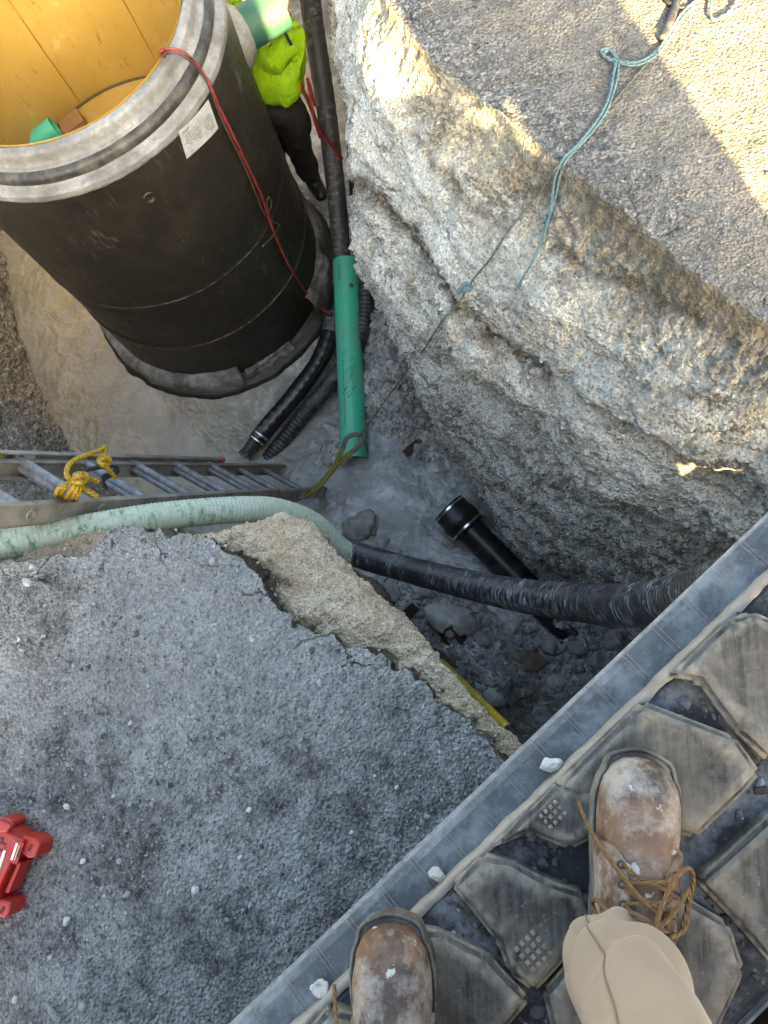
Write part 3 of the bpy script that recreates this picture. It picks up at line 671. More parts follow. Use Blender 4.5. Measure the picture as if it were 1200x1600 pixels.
obj('weld_seam', tube_mesh('weld_seam', p, .006, 8, .03, smooth=4), plain('weld_dark', (.05, .03, .012), .5), liner)
fl = lathe_mesh('bench', [(.604, BENCH), (.45, BENCH-.02), (.20, BENCH-.05), (.001, BENCH-.06)], 64, MC, nz=.004, seed=4)
obj('bench', fl, M_LINER, manhole)
# paper label on the outside
cs = [cyl_tz(*p, MR+.004) for p in ((278, 205), (325, 155), (340, 200), (291, 248))]
lv_, lf_ = [], []
n = 9
for i in range(n):
    for j in range(n):
        a, b = i/(n-1), j/(n-1)
        th = (1-a)*(1-b)*cs[0][0]+a*(1-b)*cs[1][0]+a*b*cs[2][0]+(1-a)*b*cs[3][0]
        zz = (1-a)*(1-b)*cs[0][1]+a*(1-b)*cs[1][1]+a*b*cs[2][1]+(1-a)*b*cs[3][1]
        rr = MR+.0065+.0012*math.sin(5*a+3*b)
        lv_.append((MC[0]+rr*math.cos(th), MC[1]+rr*math.sin(th), zz))
def paper_mat():
    t = NT('label_paper'); v = t.pos(); n1 = t.noise(20, 6, .7, v)
    c = t.ramp(n1, [(.3, (.30, .30, .29)), (.6, (.45, .45, .44))]); c = t.mix(t.ramp(t.noise(60, 4, .7, v), [(.62, 0), (.7, .5)]), c, (.2, .17, .12, 1))
    return t.set(c, .7)
lab = obj('paper_label', mesh_np('paper_label', lv_, grid_faces(n, n)), paper_mat(), manhole)
M_INK = plain('ink', (.05, .05, .055), .6)
def lab_pt(a, b):
    th = (1-a)*(1-b)*cs[0][0]+a*(1-b)*cs[1][0]+a*b*cs[2][0]+(1-a)*b*cs[3][0]; zz = (1-a)*(1-b)*cs[0][1]+a*(1-b)*cs[1][1]+a*b*cs[2][1]+(1-a)*b*cs[3][1]
    return np.array((MC[0]+(MR+.0095)*math.cos(th), MC[1]+(MR+.0095)*math.sin(th), zz))
vv, ff = [], []
for blk, (a0, a1, b0, db, nn) in enumerate(((.10, .52, .26, .085, 6), (.66, .92, .34, .075, 7), (.08, .3, .10, .05, 2))):
    for k in range(nn):
        a = a0
        while a < a1-.02:                      # words of small print, too small to read
            w = rnd.uniform(.02, .055); b = b0+k*db
            if rnd.random() < .85:
                i = len(vv); vv += [lab_pt(a, b), lab_pt(min(a+w, a1), b), lab_pt(min(a+w, a1), b+.028), lab_pt(a, b+.028)]; ff.append((i, i+1, i+2, i+3))
            a += w+.014
me = bpy.data.meshes.new('small_print'); me.from_pydata([tuple(x) for x in vv], [], ff); tag(obj('small_print', me, M_INK, lab), kind='stuff')
# lifting hole plug
th, zz = cyl_tz(234, 309, MR+.004); nrm = Vector((math.cos(th), math.sin(th), 0)); o = Vector((MC[0]+MR*nrm.x, MC[1]+MR*nrm.y, zz))
lp_ = lathe_mesh('lifting_hole', [(.030, .004), (.026, .010), (.020, .007), (.016, -.004), (.0005, -.006)], 28, nz=.003, seed=6, nf=30)
lp_.transform(nrm.to_track_quat('Z', 'Y').to_matrix().to_4x4()); lp_.transform(Matrix.Translation(o))
obj('lifting_hole', lp_, M_TAR, manhole)
# base slab, tarred and broken in places
def base_arc(name, d0, d1, r1, z0, z1, mat, seed, nz=.008):
    me = lathe_mesh(name, [(.70, z1+.03), (.735, z1+.026), (.755, z1+.014), (.775, z1+.006), (r1-.03, z1), (r1-.008, z1-.012), (r1, z1-.035), (r1+.006, (z0+z1)/2), (r1+.01, z0)], 120, MC, math.radians(d0), math.radians(d1), nz, seed, 7)
    bm = bmesh.new(); bm.from_mesh(me); bmesh.ops.holes_fill(bm, edges=[e for e in bm.edges if e.is_boundary], sides=0); bm.to_mesh(me); bm.free()
    return obj(name, me, mat, manhole)
M_BASE = tar_mat(); M_BASE.name = 'base_bitumen'
base_arc('base_slab', -205, -70, .815, -2.42, -2.13, M_CHUNK, 3, .018)
base_arc('base_slab', -68, -42, .80, -2.42, -2.20, M_CHUNK, 5, .035)
base_arc('base_slab', -22, 60, .80, -2.42, -2.06, M_CHUNK, 7, .030)
base_arc('base_slab', 62, 153, .81, -2.42, -2.10, M_CHUNK, 9)
base_arc('base_footing', -210, 150, .845, -2.45, -2.235, M_BASE, 13, .016)
# stub of green pipe through the wall
def plastic(name, col, rough=.35, dirt=(.30, .29, .25), amt=.35, dsc=10):
    return plain(name, col, rough, .10, 9, .1, 0, dirt, amt, dsc)
M_GREEN = plastic('green_pvc', (.045, .46, .285), .36, (.20, .24, .19), .38, 7)
def pipe_mesh(name, a, b, r, wall=.006, seg=40, rings=16):
    a, b = Vector(a), Vector(b); L = (b-a).length; pr = [(r-wall, 0), (r, 0)] + [(r, L*k/rings) for k in range(1, rings)] + [(r, L), (r-wall, L)] + [(r-wall, L*k/rings) for k in range(rings-1, -1, -1)]
    me = lathe_mesh(name, pr, seg); me.transform((b-a).to_track_quat('Z', 'Y').to_matrix().to_4x4()); me.transform(Matrix.Translation(a)); 
    me.polygons.foreach_set('use_smooth', np.full(len(me.polygons), True)); me.update()
    bm = bmesh.new(); bm.from_mesh(me)
    for e in bm.edges:
        if len(e.link_faces) == 2 and e.calc_face_angle(0) > .6: e.smooth = False
    bmesh.ops.recalc_face_normals(bm, faces=bm.faces); bm.to_mesh(me); bm.free(); return me
sa, sb = W(372, 52, -.74), W(440, 11, -.74)
sdir = (sb-sa).normalized()
obj('pipe_stub', pipe_mesh('pipe_stub', sa-sdir*.12, sb, .094, .008), plastic('green_pvc_dusty', (.022, .095, .060), .6, (.075, .09, .07), .45, 8), manhole)
cm = lathe_mesh('pipe_boot', [(.16, -.10), (.15, -.02), (.125, .01), (.106, .035), (.097, .04)], 40, nz=.01, seed=4, nf=10)
cm.transform(sdir.to_track_quat('Z', 'Y').to_matrix().to_4x4()); cm.transform(Matrix.Translation(sa+sdir*.0))
obj('pipe_boot', cm, conc_mat('boot_grout', .5), manhole)
# things left inside
g = W(70, 212, BENCH+.07)
obj_in = obj('pipe_offcut', pipe_mesh('pipe_offcut', g+Vector((-.16, -.10, -.02)), g+Vector((.07, .03, .02)), .055, .005), M_GREEN)
tag(obj_in, 'short green pipe offcut lying inside the yellow-lined manhole', 'pipe')
bp = box_mesh('wooden_block', (.13, .10, .07), .004, frame(W(116, 196, BENCH+.04), (.8, .5, .1)))
tag(obj('wooden_block', bp, plain('brown_board', (.24, .12, .045), .6, .3, 20)), 'small brown block beside the green offcut inside the manhole', 'block')

# ================================================================== pipes and hoses
def hose_mat(name, base, ring, rsc=1.0, amt=.6, rough=.5, cover=.5):
    """hose cover worn pale along its ridges; s runs along the hose"""
    t = NT(name); s = t.attr('s'); a = t.attr('ang'); v = t.pos()
    cx = t.n('CombineXYZ'); t.l(t.math('MULTIPLY', s, 55*rsc), cx.inputs[0]); t.l(t.math('MULTIPLY', t.math('COSINE', a), 1.2), cx.inputs[1]); t.l(t.math('MULTIPLY', t.math('SINE', a), 1.2), cx.inputs[2])
    rings = t.noise(1.0, 6, .75, cx.outputs[0]); pat = t.noise(5, 5, .7, v); fine_ = t.noise(60, 4, .7, v)
    m = t.math('MULTIPLY', t.ramp(rings, [(.50, 0), (.62, 1)]), t.ramp(pat, [(.56-.3*cover, 0), (.74-.3*cover, 1)]))
    c = t.mix(t.math('MULTIPLY', m, amt), t.mix(fine_, tuple(x*.7 for x in base), tuple(x*1.3 for x in base)), ring)
    return t.set(c, t.math('MULTIPLY_ADD', m, .3, rough-.1), t.bump(t.math('ADD', rings, t.math('MULTIPLY', fine_, .3)), .35, .004))
def ribs(p, d, start=0): return lambda s, L: 1+d*math.sin(2*math.pi*s/p)
M_GHOSE = hose_mat('green_hose', (.36, .41, .32), (.05, .15, .07), 1.0, .85, .6, .55)
M_BHOSE = hose_mat('black_hose', (.014, .015, .017), (.26, .27, .29), 2.2, .9, .40, .5)
M_DHOSE = hose_mat('dark_hose', (.042, .039, .038), (.24, .22, .20), .75, .8, .6, .45)
M_KHOSE = hose_mat('smooth_black_hose', (.010, .010, .011), (.12, .12, .12), 1.2, .5, .32, .1)
gpts = [W(-160, 886, -.02), W(-60, 866, -.06), W(0, 853, -.10), W(100, 833, -.18), W(250, 807, -.34), W(380, 796, -.52), W(440, 800, -.66), W(490, 820, -.80), W(522, 850, -.92), W(545, 868, -1.0)]
gh = obj('green_hose', tube_mesh('green_hose', gpts, .0475, 26, .0035, rf=ribs(.0135, .022)), M_GHOSE)
tag(gh, 'pale green ribbed suction hose lying across the foot of the ladder image and pit edge', 'hose')
gh['label'] = 'pale green worn ribbed hose running along the pit edge below the ladder'
bpts = [W(516, 848, -1.03), W(560, 867, -1.0), W(620, 885, -.94), W(700, 906, -.80), W(800, 928, -.58), W(900, 941, -.34), W(985, 946, -.10), W(1060, 936, .10), W(1130, 915, .22), W(1200, 890, .30)]
bh = obj('black_hose', tube_mesh('black_hose', bpts, .053, 28, .0028, rf=lambda s, L: (1+.12*float(sstep(.2, .8, s/L)))*(1+.007*math.sin(2*math.pi*s/.0105)+.012*math.sin(s*43)*math.sin(s*17))), M_BHOSE)
tag(bh, 'thick black ribbed suction hose crossing the trench and passing under the track', 'hose')
# tall suction hose beside the manhole, ending in a clamped strainer in the water
kp = [W(478, -60, -1.0), W(490, 40, -1.25), W(507, 150, -1.5), W(522, 270, -1.75), W(531, 370, -1.95), W(532, 450, -2.08), W(516, 520, -2.12), W(498, 565, -2.14), W(462, 615, -2.15), W(428, 655, -2.17), W(400, 690, -2.20)]
kh = thing('suction_hose', 'long dark suction hose rising between manhole and rock wall, clamped end in water', 'hose')
obj('hose_tube', tube_mesh('hose_tube', kp[:7], .058, 26, .006, rf=lambda s, L: 1+.012*math.cos(2*math.pi*s/.075)+.02*math.exp(-((s % .15-.075)/.006)**2)), M_DHOSE, kh)
obj('hose_end', tube_mesh('hose_end', kp[5:], .056, 26, .006, rf=lambda s, L: 1+.015*math.sin(2*math.pi*s/.06)+.02*math.sin(2*math.pi*s/.31)), M_KHOSE, kh)
M_STEEL = plain('clamp_steel', (.75, .76, .78), .22, .1, 60, .1, 1.0)
e1, e0 = np.array(kp[-1]), np.array(kp[-2]); ed = (e1-e0)/np.linalg.norm(e1-e0)
for f in (.015, .055):
    cpt = e1-ed*f
    obj('hose_clamp', tube_mesh('hose_clamp', [cpt-ed*.007, cpt+ed*.007], .0595, 30, .007, 0), M_STEEL, kh)
M_BLACKP = plain('black_plastic', (.012, .012, .013), .4, .3, 20, .2, 0, (.2, .2, .18), .25)
obj('strainer', tube_mesh('strainer', [e1-ed*.01, e1+ed*.05, e1+ed*.10], .048, 18, .006, rf=lambda s, L: 1-.25*s/L), M_BLACKP, kh)
for k in range(9):
    a = k*2*math.pi/9; u_ = Vector(ed.tolist()); x_ = u_.orthogonal().normalized(); y_ = u_.cross(x_); o = Vector(e1.tolist())+u_*.095+(x_*math.cos(a)+y_*math.sin(a))*.036
    obj('strainer_tooth', box_mesh('strainer_tooth', (.05*(.6+.5*rnd.random()), .016, .008), .002, frame(o, u_+x_*.2*math.cos(a)+y_*.2*math.sin(a), z=x_*math.cos(a)+y_*math.sin(a))), M_BLACKP, kh)
# ribbed drain hose further back
dp = [W(527, -40, -1.35), W(538, 60, -1.55), W(552, 140, -1.72), W(556, 260, -1.9), W(566, 400, -2.02), W(572, 470, -2.07), W(558, 540, -2.12), W(520, 594, -2.17), W(474, 648, -2.22), W(428, 706, -2.30), W(400, 735, -2.36)]
dh = obj('ribbed_hose', tube_mesh('ribbed_hose', dp, .050, 22, .0045, rf=ribs(.026, .055)), plain('corrugated_black', (.018, .018, .019), .5, .3, 20, .2, 0, (.25, .24, .21), .3))
tag(dh, 'black corrugated hose half under water behind the green pipe', 'hose')
# green pipe lying on the floor
ga, gb = W(540, 408, -2.02), W(553, 716, -2.22)
gp = thing('green_pipe', 'loose bright green sewer pipe length lying between the hoses and rock wall', 'pipe')
obj('pipe_wall', pipe_mesh('pipe_wall', ga, gb, .081, .007, 48, 24), M_GREEN, gp)
gd = (gb-ga).normalized(); gview = (Vector((0, 0, CAM_H))-(ga+gb)/2).normalized(); gs = gd.cross(gview).normalized(); gn = gs.cross(gd).normalized()
M_PRINT = plain('pipe_print', (.02, .05, .04), .5)
def on_pipe(me, s, ang, name, mat, flip=1):
    nn = gn*math.cos(ang)+gs*math.sin(ang); o = ga+gd*s+nn*.0822
    x = -gd*flip; y = nn.cross(x); m = Matrix((x, y, nn)).transposed().to_4x4(); m.translation = o; me.transform(m); return obj(name, me, mat, gp)
on_pipe(text_mesh('print', 'DIAMOND', .020), .10, .55 if gs.x < 0 else -.55, 'print', M_PRINT)
on_pipe(text_mesh('print', '8 IN PSM SDR35 SEWER PIPE ASTM D3034  LTC 08 06', .018), .86, .55 if gs.x < 0 else -.55, 'print', M_PRINT)
for k in range(16):                        # scuffs
    s = .55+.35*rnd.random(); a = rnd.uniform(-.35, .45); L = rnd.uniform(.015, .06)
    on_pipe(box_mesh('scuff', (L, .0022, .0012), 0, Matrix.Rotation(rnd.uniform(-1.2, -.2), 4, 'Z')), s, a, 'scuff', M_PRINT)
hm = lathe_mesh('tap_hole', [(.0005, .0015), (.013, .0015), (.0145, .0008)], 20); on_pipe(hm, .19, -.35 if gs.x < 0 else .35, 'tap_hole', plain('hole_dark', (.06, .07, .06), .6))
# black pipe with rubber coupling
ba, bb = W(704, 797, -2.10), W(905, 1003, -2.20)
bd = (bb-ba).normalized()
bp_ = thing('black_pipe', 'straight black pipe with banded rubber coupling on its end, lying under the hose', 'pipe')
obj('pipe_wall', pipe_mesh('pipe_wall', ba+bd*.10, bb, .083, .008, 40), plain('black_pipe', (.011, .011, .012), .3, .3, 15, .1, 0, (.12, .11, .09), .3), bp_)
cp = lathe_mesh('coupling', [(.080, -.02), (.101, -.02), (.104, .0), (.104, .055), (.112, .062), (.112, .10), (.104, .108), (.103, .15), (.098, .158), (.084, .16), (.080, .0), (.080, -.02)], 48)
cp.transform(bd.to_track_quat('Z', 'Y').to_matrix().to_4x4()); cp.transform(Matrix.Translation(ba))
obj('coupling', cp, plain('coupling_rubber', (.013, .013, .014), .38, .3, 20, .15), bp_)
for f in (-.004, .135):
    obj('coupling_band', tube_mesh('coupling_band', [ba+bd*(f-.006), ba+bd*(f+.006)], .1055, 40, .006, 0, cap=False), M_STEEL, bp_)
# ================================================================== ladder
B0, B1 = W(512, 768, -2.34), W(0, 808, .05)
LU = (B1-B0).normalized(); LR = LU.cross(Vector((0, 0, 1))); LR = (LR if LR.x > 0 else -LR).normalized()
LN = LR.cross(LU).normalized(); LN = LN if LN.z > 0 else -LN
def lad_pt(px, py, off=0.0):
    """point over the ladder's plane seen at a pixel"""
    v = Vector(ray(px, py)); o = Vector((0, 0, CAM_H)); t = (B0+LN*off-o).dot(LN)/v.dot(LN); return o+v*t
def lad_s(px, py): return (lad_pt(px, py)-B0).dot(LU)
M_ALU = plain('ladder_aluminium', (.30, .275, .24), .55, .3, 14, .3, .25, (.13, .11, .085), .7, 9)
M_RUNG = plain('rung_aluminium', (.22, .225, .235), .55, .3, 25, .4, .3, (.08, .076, .07), .7, 30)
M_REDCAP = plain('red_cap', (.38, .03, .025), .45, .2, 20, .1, 0, (.2, .15, .12), .2)
ladder = thing('extension_ladder', 'aluminium extension ladder with red end caps leaning on the pit edge', 'ladder')
def rail(off, side_off, s0, s1, depth=.064):
    th = .026; bm = bmesh.new()              # a C channel
    prof_ = [(0, -depth/2), (th, -depth/2), (th, -depth/2+.005), (.005, -depth/2+.005), (.005, depth/2-.005), (th, depth/2-.005), (th, depth/2), (0, depth/2)]
    sgn = -1 if side_off > 0 else 1; rows_ = []
    for s in (s0, s1):
        rows_.append([bm.verts.new(B0+LU*s+LR*(side_off+sgn*x)+LN*(off+y)) for x, y in prof_])
    for i in range(8): bm.faces.new((rows_[0][i], rows_[0][(i+1) % 8], rows_[1][(i+1) % 8], rows_[1][i]))
    bm.faces.new(rows_[0][::-1]); bm.faces.new(rows_[1]); me = bm_mesh('rail', bm)
    return obj('rail', me, M_ALU, ladder)
WB, WF = .335, .300
lenL = (B1-B0).length
sB = (0.0, lenL+.9); sF = (lad_s(403, 765), lenL+.75)
rB = rail(0, .012, *sB); rA = rail(0, .012-WB, *sB)
FS = .036; FA = .012-WB-.022; FO = .022
fB = rail(FO, FS, *sF); fA = rail(FO, FA, *sF)
fA_s = sF[0]
for k in range(12):
    s = ((sF[0]+.12) % .305)+.305*k
    if s < sB[1]-.05: obj('rung', tube_mesh('rung', [B0+LU*s-LR*(WB-.018), B0+LU*s+LR*.008], .0165, 14, .03, 0, cap=False), M_RUNG, ladder)
    s2 = sF[0]+.12+.305*k
    if s2 < sF[1]-.05: obj('rung', tube_mesh('rung', [B0+LU*s2+LR*(FA+.004)+LN*FO, B0+LU*s2+LR*(FS-.004)+LN*FO], .0175, 14, .03, 0, cap=False), M_RUNG, ladder)
    for base, off, side in ((B0+LU*s, 0, .0125), (B0+LU*s2, FO, FS+.0005)):
        if (base-B0).dot(LU) < lenL+.5:
            r_ = lathe_mesh('rung_end', [(.0, .0005), (.012, .002), (.0165, .0035), (.019, .002), (.0195, 0)], 18)
            r_.transform(LR.to_track_quat('Z', 'Y').to_matrix().to_4x4()); r_.transform(Matrix.Translation(base+LR*side+LN*off)); obj('rung_end', r_, M_ALU, ladder)
for so in (FS-.013, FA+.013):
    obj('end_cap', box_mesh('end_cap', (.020, .030, .070), .003, frame(B0+LU*(sF[0]-.004)+LR*so+LN*FO, LU, z=LN)), M_REDCAP, ladder)
def sticker(s, off, side, L, H, col, face=1, name='sticker'):
    m = frame(B0+LU*s+LR*side+LN*off, LU, z=LR*face); me = box_mesh(name, (L, H, .0012), 0, m)
    return obj(name, me, plain(name+'_paper', col, .5, .15, 40, .1, 0, (.25, .22, .18), .4, 30), ladder)
sA = lad_s(48, 735)
sticker(sA, FO, FA+.007, .085, .048, (.55, .55, .52)); sticker(sA+.07, FO, FA+.007, .03, .048, (.05, .05, .05)); sticker(sA+.115, FO, FA+.007, .03, .048, (.5, .33, .03))
sticker(.13, 0, .0135, .06, .05, (.45, .45, .42)); sticker(.27, 0, .0135, .10, .05, (.45, .45, .43)); sticker(.42, 0, .0135, .05, .05, (.4, .36, .3)); sticker(.55, .0, .0135, .10, .045, (.12, .12, .12)); sticker(.035, 0, .0135, .02, .016, (.6, .6, .58))

# ================================================================== ropes, cords, slings
def rope_mat(name, c, c2, rough=.75, tw=260):
    t = NT(name); s = t.attr('s'); a = t.attr('ang'); w = t.math('SINE', t.math('ADD', t.math('MULTIPLY', s, tw), t.math('MULTIPLY', a, 3)))
    col = t.mix(t.math('MULTIPLY_ADD', w, .5, .5), c2, c); col = t.mix(t.ramp(t.noise(40, 5, .7), [(.5, 0), (.7, .6)]), col, tuple(x*.5 for x in c2))
    return t.set(col, rough, t.bump(w, .6, .002))
def rope(name, pts, r, mat, label=None, cat=None, parent=None, seg=10, step=.006, flat=None, rf=None):
    o = obj(name, tube_mesh(name, pts, r, seg, step, rf=rf, flat=flat), mat, parent)
    if label: tag(o, label, cat)
    return o
M_YROPE = rope_mat('yellow_rope', (.50, .30, .012), (.27, .15, .01), .7, 330)
lp2 = lambda x, y, o=.13: lad_pt(x, y, o)
yr = thing('yellow_rope', 'frayed yellow rope knotted round the ladder rungs', 'rope')
ypts = [lp2(152, 775), lp2(140, 768, .14), lp2(112, 752, .16), lp2(104, 738, .17), lp2(112, 722, .19), lp2(135, 711, .20), lp2(158, 703, .20), lp2(164, 698, .20), lp2(163, 710, .19), lp2(161, 718, .18), lp2(166, 728, .17), lp2(173, 738, .15), lp2(180, 746, .13)]
obj('rope_length', tube_mesh('rope_length', ypts, .0078, 10, .004, rf=lambda s, L: 1+.05*math.sin(s*420)), M_YROPE, yr)
obj('knot', tube_mesh('knot', [lp2(154, 718, .18), lp2(160, 713, .20), lp2(170, 716, .20), lp2(171, 724, .19), lp2(161, 727, .20), lp2(155, 721, .20), lp2(163, 717, .21), lp2(170, 721, .2)], .0075, 10, .004), M_YROPE, yr)
obj('knot', tube_mesh('knot', [lp2(110, 748, .15), lp2(120, 741, .18), lp2(133, 741, .18), lp2(136, 748, .18), lp2(126, 754, .18), lp2(115, 752, .17), lp2(120, 744, .19), lp2(130, 746, .19), lp2(140, 748, .16), lp2(153, 752, .15)], .0078, 10, .004), M_YROPE, yr)
for a, b, c in (((121, 748), (105, 758), (94, 774)), ((123, 750), (112, 765), (103, 778)), ((127, 752), (118, 768), (113, 778)), ((131, 752), (124, 768), (119, 779)), ((106, 756), (92, 763), (88, 774))):
    obj('rope_turn', tube_mesh('rope_turn', [lp2(*a, .17), lp2(*b, .15), lp2(*c, .06), lp2(c[0]+3, c[1]+2, .03)], .0072, 10, .004), M_YROPE, yr)
M_STRAP = plain('black_webbing', (.012, .012, .013), .6, .3, 40)
rope('black_strap', [lp2(130, 735, .12), lp2(150, 731, .13), lp2(172, 728, .13), lp2(184, 731, .12), lp2(178, 740, .12), lp2(164, 745, .13), lp2(160, 756, .13), lp2(166, 762, .12), lp2(158, 752, .14)], .011, M_STRAP, 'short black strap tangled beside the yellow rope on the ladder', 'strap', flat=(1, .4))
# red cord over the manhole rim
M_RCORD = rope_mat('red_cord', (.30, .035, .03), (.20, .02, .02), .5, 60)
ro = lambda x, y, R=MR+.012: cyl_hit(x, y, R)
rc = [cyl_hit(245, 100, .59, True)+Vector((0, 0, -.05)), W(252, 84, -.30), W(257, 78, -.225), W(275, 78, -.230), W(292, 86, -.255), W(303, 97, -.325), W(316, 113, -.385), ro(327, 131), ro(341, 165), ro(356, 195), ro(372, 228), ro(388, 262), ro(403, 293), ro(414, 322), ro(420, 340), ro(430, 367), ro(445, 402), ro(462, 433), ro(480, 458), ro(497, 478, MR+.06), W(515, 490, -2.03)]
rope('red_cable', rc, .0075, M_RCORD, 'red power cord hooked over the manhole rim and hanging down its black side', 'cord', step=.01)
rope('brown_cord', [cyl_hit(254, 92, .59, True)+Vector((0, 0, -.06)), W(257, 88, -.28), W(262, 83, -.222), W(280, 84, -.230), W(296, 94, -.262), W(307, 106, -.335), W(320, 122, -.392), ro(330, 142), ro(343, 178), ro(360, 215), ro(380, 255), ro(398, 297), ro(411, 330), ro(417, 338), ro(424, 320), ro(421, 308, MR+.02), ro(417, 318), ro(425, 345), ro(436, 352, MR+.02), ro(424, 372), ro(410, 385)], .0055, rope_mat('brown_cord', (.09, .055, .04), (.05, .03, .025), .6, 60), 'thin dark brown cord twisted beside the red cord on the manhole side', 'cord', step=.01)
rope('red_cable', [W(430, 18, -.95), W(446, 17, -.92), W(457, 35, -.96), W(460, 60, -1.02), W(457, 85, -1.08), W(462, 112, -1.15), W(472, 138, -1.22), W(483, 160, -1.30), W(492, 185, -1.4), W(503, 208, -1.5), W(520, 228, -1.6), W(534, 248, -1.7)], .011, M_RCORD, 'red cord hanging from the green pipe stub past the worker', 'cord', step=.01)
rope('red_cable', [W(500, 215, -1.44), W(488, 175, -1.28), W(482, 130, -1.16), W(480, 124, -1.12), W(484, 132, -1.14), W(492, 165, -1.26)], .008, M_RCORD, 'short red cord loop beside the dark hose near the worker', 'cord', step=.01)
# sling on the green pipe and the taut twine to the bank
M_SLING = rope_mat('olive_sling', (.23, .20, .03), (.13, .12, .03), .8, 40); M_SLINGE = plain('sling_end', (.12, .10, .085), .8, .3, 30)
sl = thing('lifting_sling', 'olive lifting sling looped at the end of the green pipe', 'sling')
zq = -2.04
obj('sling_body', tube_mesh('sling_body', [W(440, 786, -2.0), W(470, 777, -1.98), W(490, 766, zq), W(508, 748, zq), W(524, 728, zq)], .017, 12, .01, flat=(1, .45)), M_SLING, sl)
obj('sling_leg', tube_mesh('sling_leg', [W(522, 731, zq), W(530, 714, -2.0), W(536, 699, -1.98)], .014, 10, .008, flat=(1, .45)), M_SLING, sl)
obj('sling_leg', tube_mesh('sling_leg', [W(522, 731, zq), W(539, 715, -2.0), W(551, 705, -1.98)], .014, 10, .008, flat=(1, .45)), M_SLING, sl)
obj('sling_eye', tube_mesh('sling_eye', [W(536, 700, -1.98), W(541, 686, -1.95), W(553, 679, -1.94), W(564, 681, -1.95), W(564, 692, -1.96), W(551, 706, -1.98)], .014, 10, .006, flat=(1, .5)), M_SLINGE, sl)
obj('sling_tail', tube_mesh('sling_tail', [W(565, 684, -1.95), W(571, 693, -2.0), W(575, 705, -2.1)], .006, 8, .008), M_SLINGE, sl)
M_TWINE = rope_mat('grey_twine', (.13, .14, .12), (.07, .075, .06), .8, 200)
e_ = hit(872, 262, .012); tw = [W(562, 681, -1.94), e_]
rope('twine', [W(562, 681, -1.94)] + [hit(562+(872-562)*k, 681+(262-681)*k, .010) for k in (.26, .34, .42, .5, .58, .66, .74, .82, .9, .96)] + [e_, hit(905, 224, .006), hit(960, 160, .006), hit(1010, 102, .006), hit(1044, 62, .008)], .0032, M_TWINE, 'thin grey twine pulled taut from the sling up over the rock edge', 'twine', step=.01)
M_BROPE = rope_mat('blue_rope', (.17, .26, .27), (.08, .14, .155), .75, 330)
bpx = [(1165, -20), (1148, 10), (1130, 30), (1114, 36), (1108, 24), (1110, 6), (1096, 1), (1078, 12), (1062, 28), (1048, 50), (1030, 78), (1008, 96), (985, 103), (962, 99), (944, 93), (938, 84), (948, 80), (958, 88), (962, 102), (960, 122), (953, 150), (942, 176), (922, 204), (898, 232), (880, 252), (872, 272), (868, 296), (862, 325), (853, 352), (846, 376), (836, 402), (823, 426), (808, 450)]
br = thing('blue_rope', 'pale blue doubled rope trailing over the ground and down the rock wall', 'rope')
obj('rope_length', tube_mesh('rope_length', [hit(x, y, .010) for x, y in bpx], .0042, 10, .006, rf=lambda s, L: 1+.06*math.sin(s*330)), M_BROPE, br)
obj('rope_length', tube_mesh('rope_length', [hit(x+4.2, y+2.6, .008) for x, y in bpx[7:-3]], .0036, 10, .006, rf=lambda s, L: 1+.06*math.sin(s*330)), M_BROPE, br)
obj('knot', tube_mesh('knot', [hit(853+a, 343+b, .012) for a, b in ((-3, 0), (0, -3), (3, 1), (0, 4), (-3, 1))], .005, 8, .004), M_BROPE, br)
rope('rope_scrap', [hit(x, y, .012) for x, y in ((718, 455), (724, 448), (733, 444), (740, 447), (735, 455), (726, 458), (730, 450), (739, 452))], .005, M_BROPE, 'small blue rope knot caught on the pale rock beside the twine', 'rope')
rope('black_cable', [hit(1034, 66, .010), hit(1043, 42, .012), hit(1052, 18, .012), hit(1062, -12, .012)], .013, plain('cable_black', (.02, .02, .022), .5, .3, 20, .2, 0, (.3, .26, .2), .35), 'short dusty black cable end on the sunlit ground', 'cable')
rope('thin_cable', [hit(1030, -8, .006), hit(1040, 6, .008), hit(1058, 14, .008), hit(1072, 14, .006), hit(1082, 4, .006), hit(1092, -10, .006)], .006, M_STRAP, 'thin black cable curling on the sunlit ground', 'cable')

# ================================================================== rocks and gravel
def stone_mat(name, c0, c1, c2, wet=0):
    t = NT(name); v = t.pos(); n1 = t.noise(14, 6, .7, v); n2 = t.noise(70, 4, .7, v)
    c = t.ramp(n1, [(.25, c0), (.5, c1), (.75, c2)]); c = t.mix(t.ramp(n2, [(.3, .6), (.42, 0)]), c, tuple(x*.4 for x in c0))
    return t.set(c, .85-.45*wet, t.bump(t.math('ADD', n1, n2), .8, .006))
M_PALE = stone_mat('pale_limestone', (.28, .27, .24), (.46, .45, .41), (.62, .61, .57))
M_GREY = stone_mat('grey_limestone', (.16, .155, .14), (.28, .27, .25), (.42, .41, .38))
M_BROWN = stone_mat('brown_stone', (.12, .08, .055), (.20, .14, .10), (.32, .25, .19))
def rock(px, py, r, mat, label, flat=(1, 1, .7), sub=3, group=None, sink=.3, name='rock'):
    p = hit(px, py) if name == 'stone' else fhit(px, py); o = obj(name, rock_mesh('rock', r, sub, int(px*7+py) % 997, .35, flat), mat); o.location = p+Vector((0, 0, r*flat[2]*(1-2*sink)*.6)); o.rotation_euler = (rnd.uniform(-.3, .3), rnd.uniform(-.3, .3), rnd.uniform(0, 6))
    return tag(o, label, 'rock', group)
rock(567, 822, .105, M_GREY, 'large grey rock in the water beside where green hose meets black hose', sub=4)
rock(682, 735, .060, M_PALE, 'pale rock in the water between green pipe and coupling', sub=4)
rock(527, 780, .12, M_GREY, 'big rounded rock in the water at the foot of the ladder', (1, 1, .6), 4)
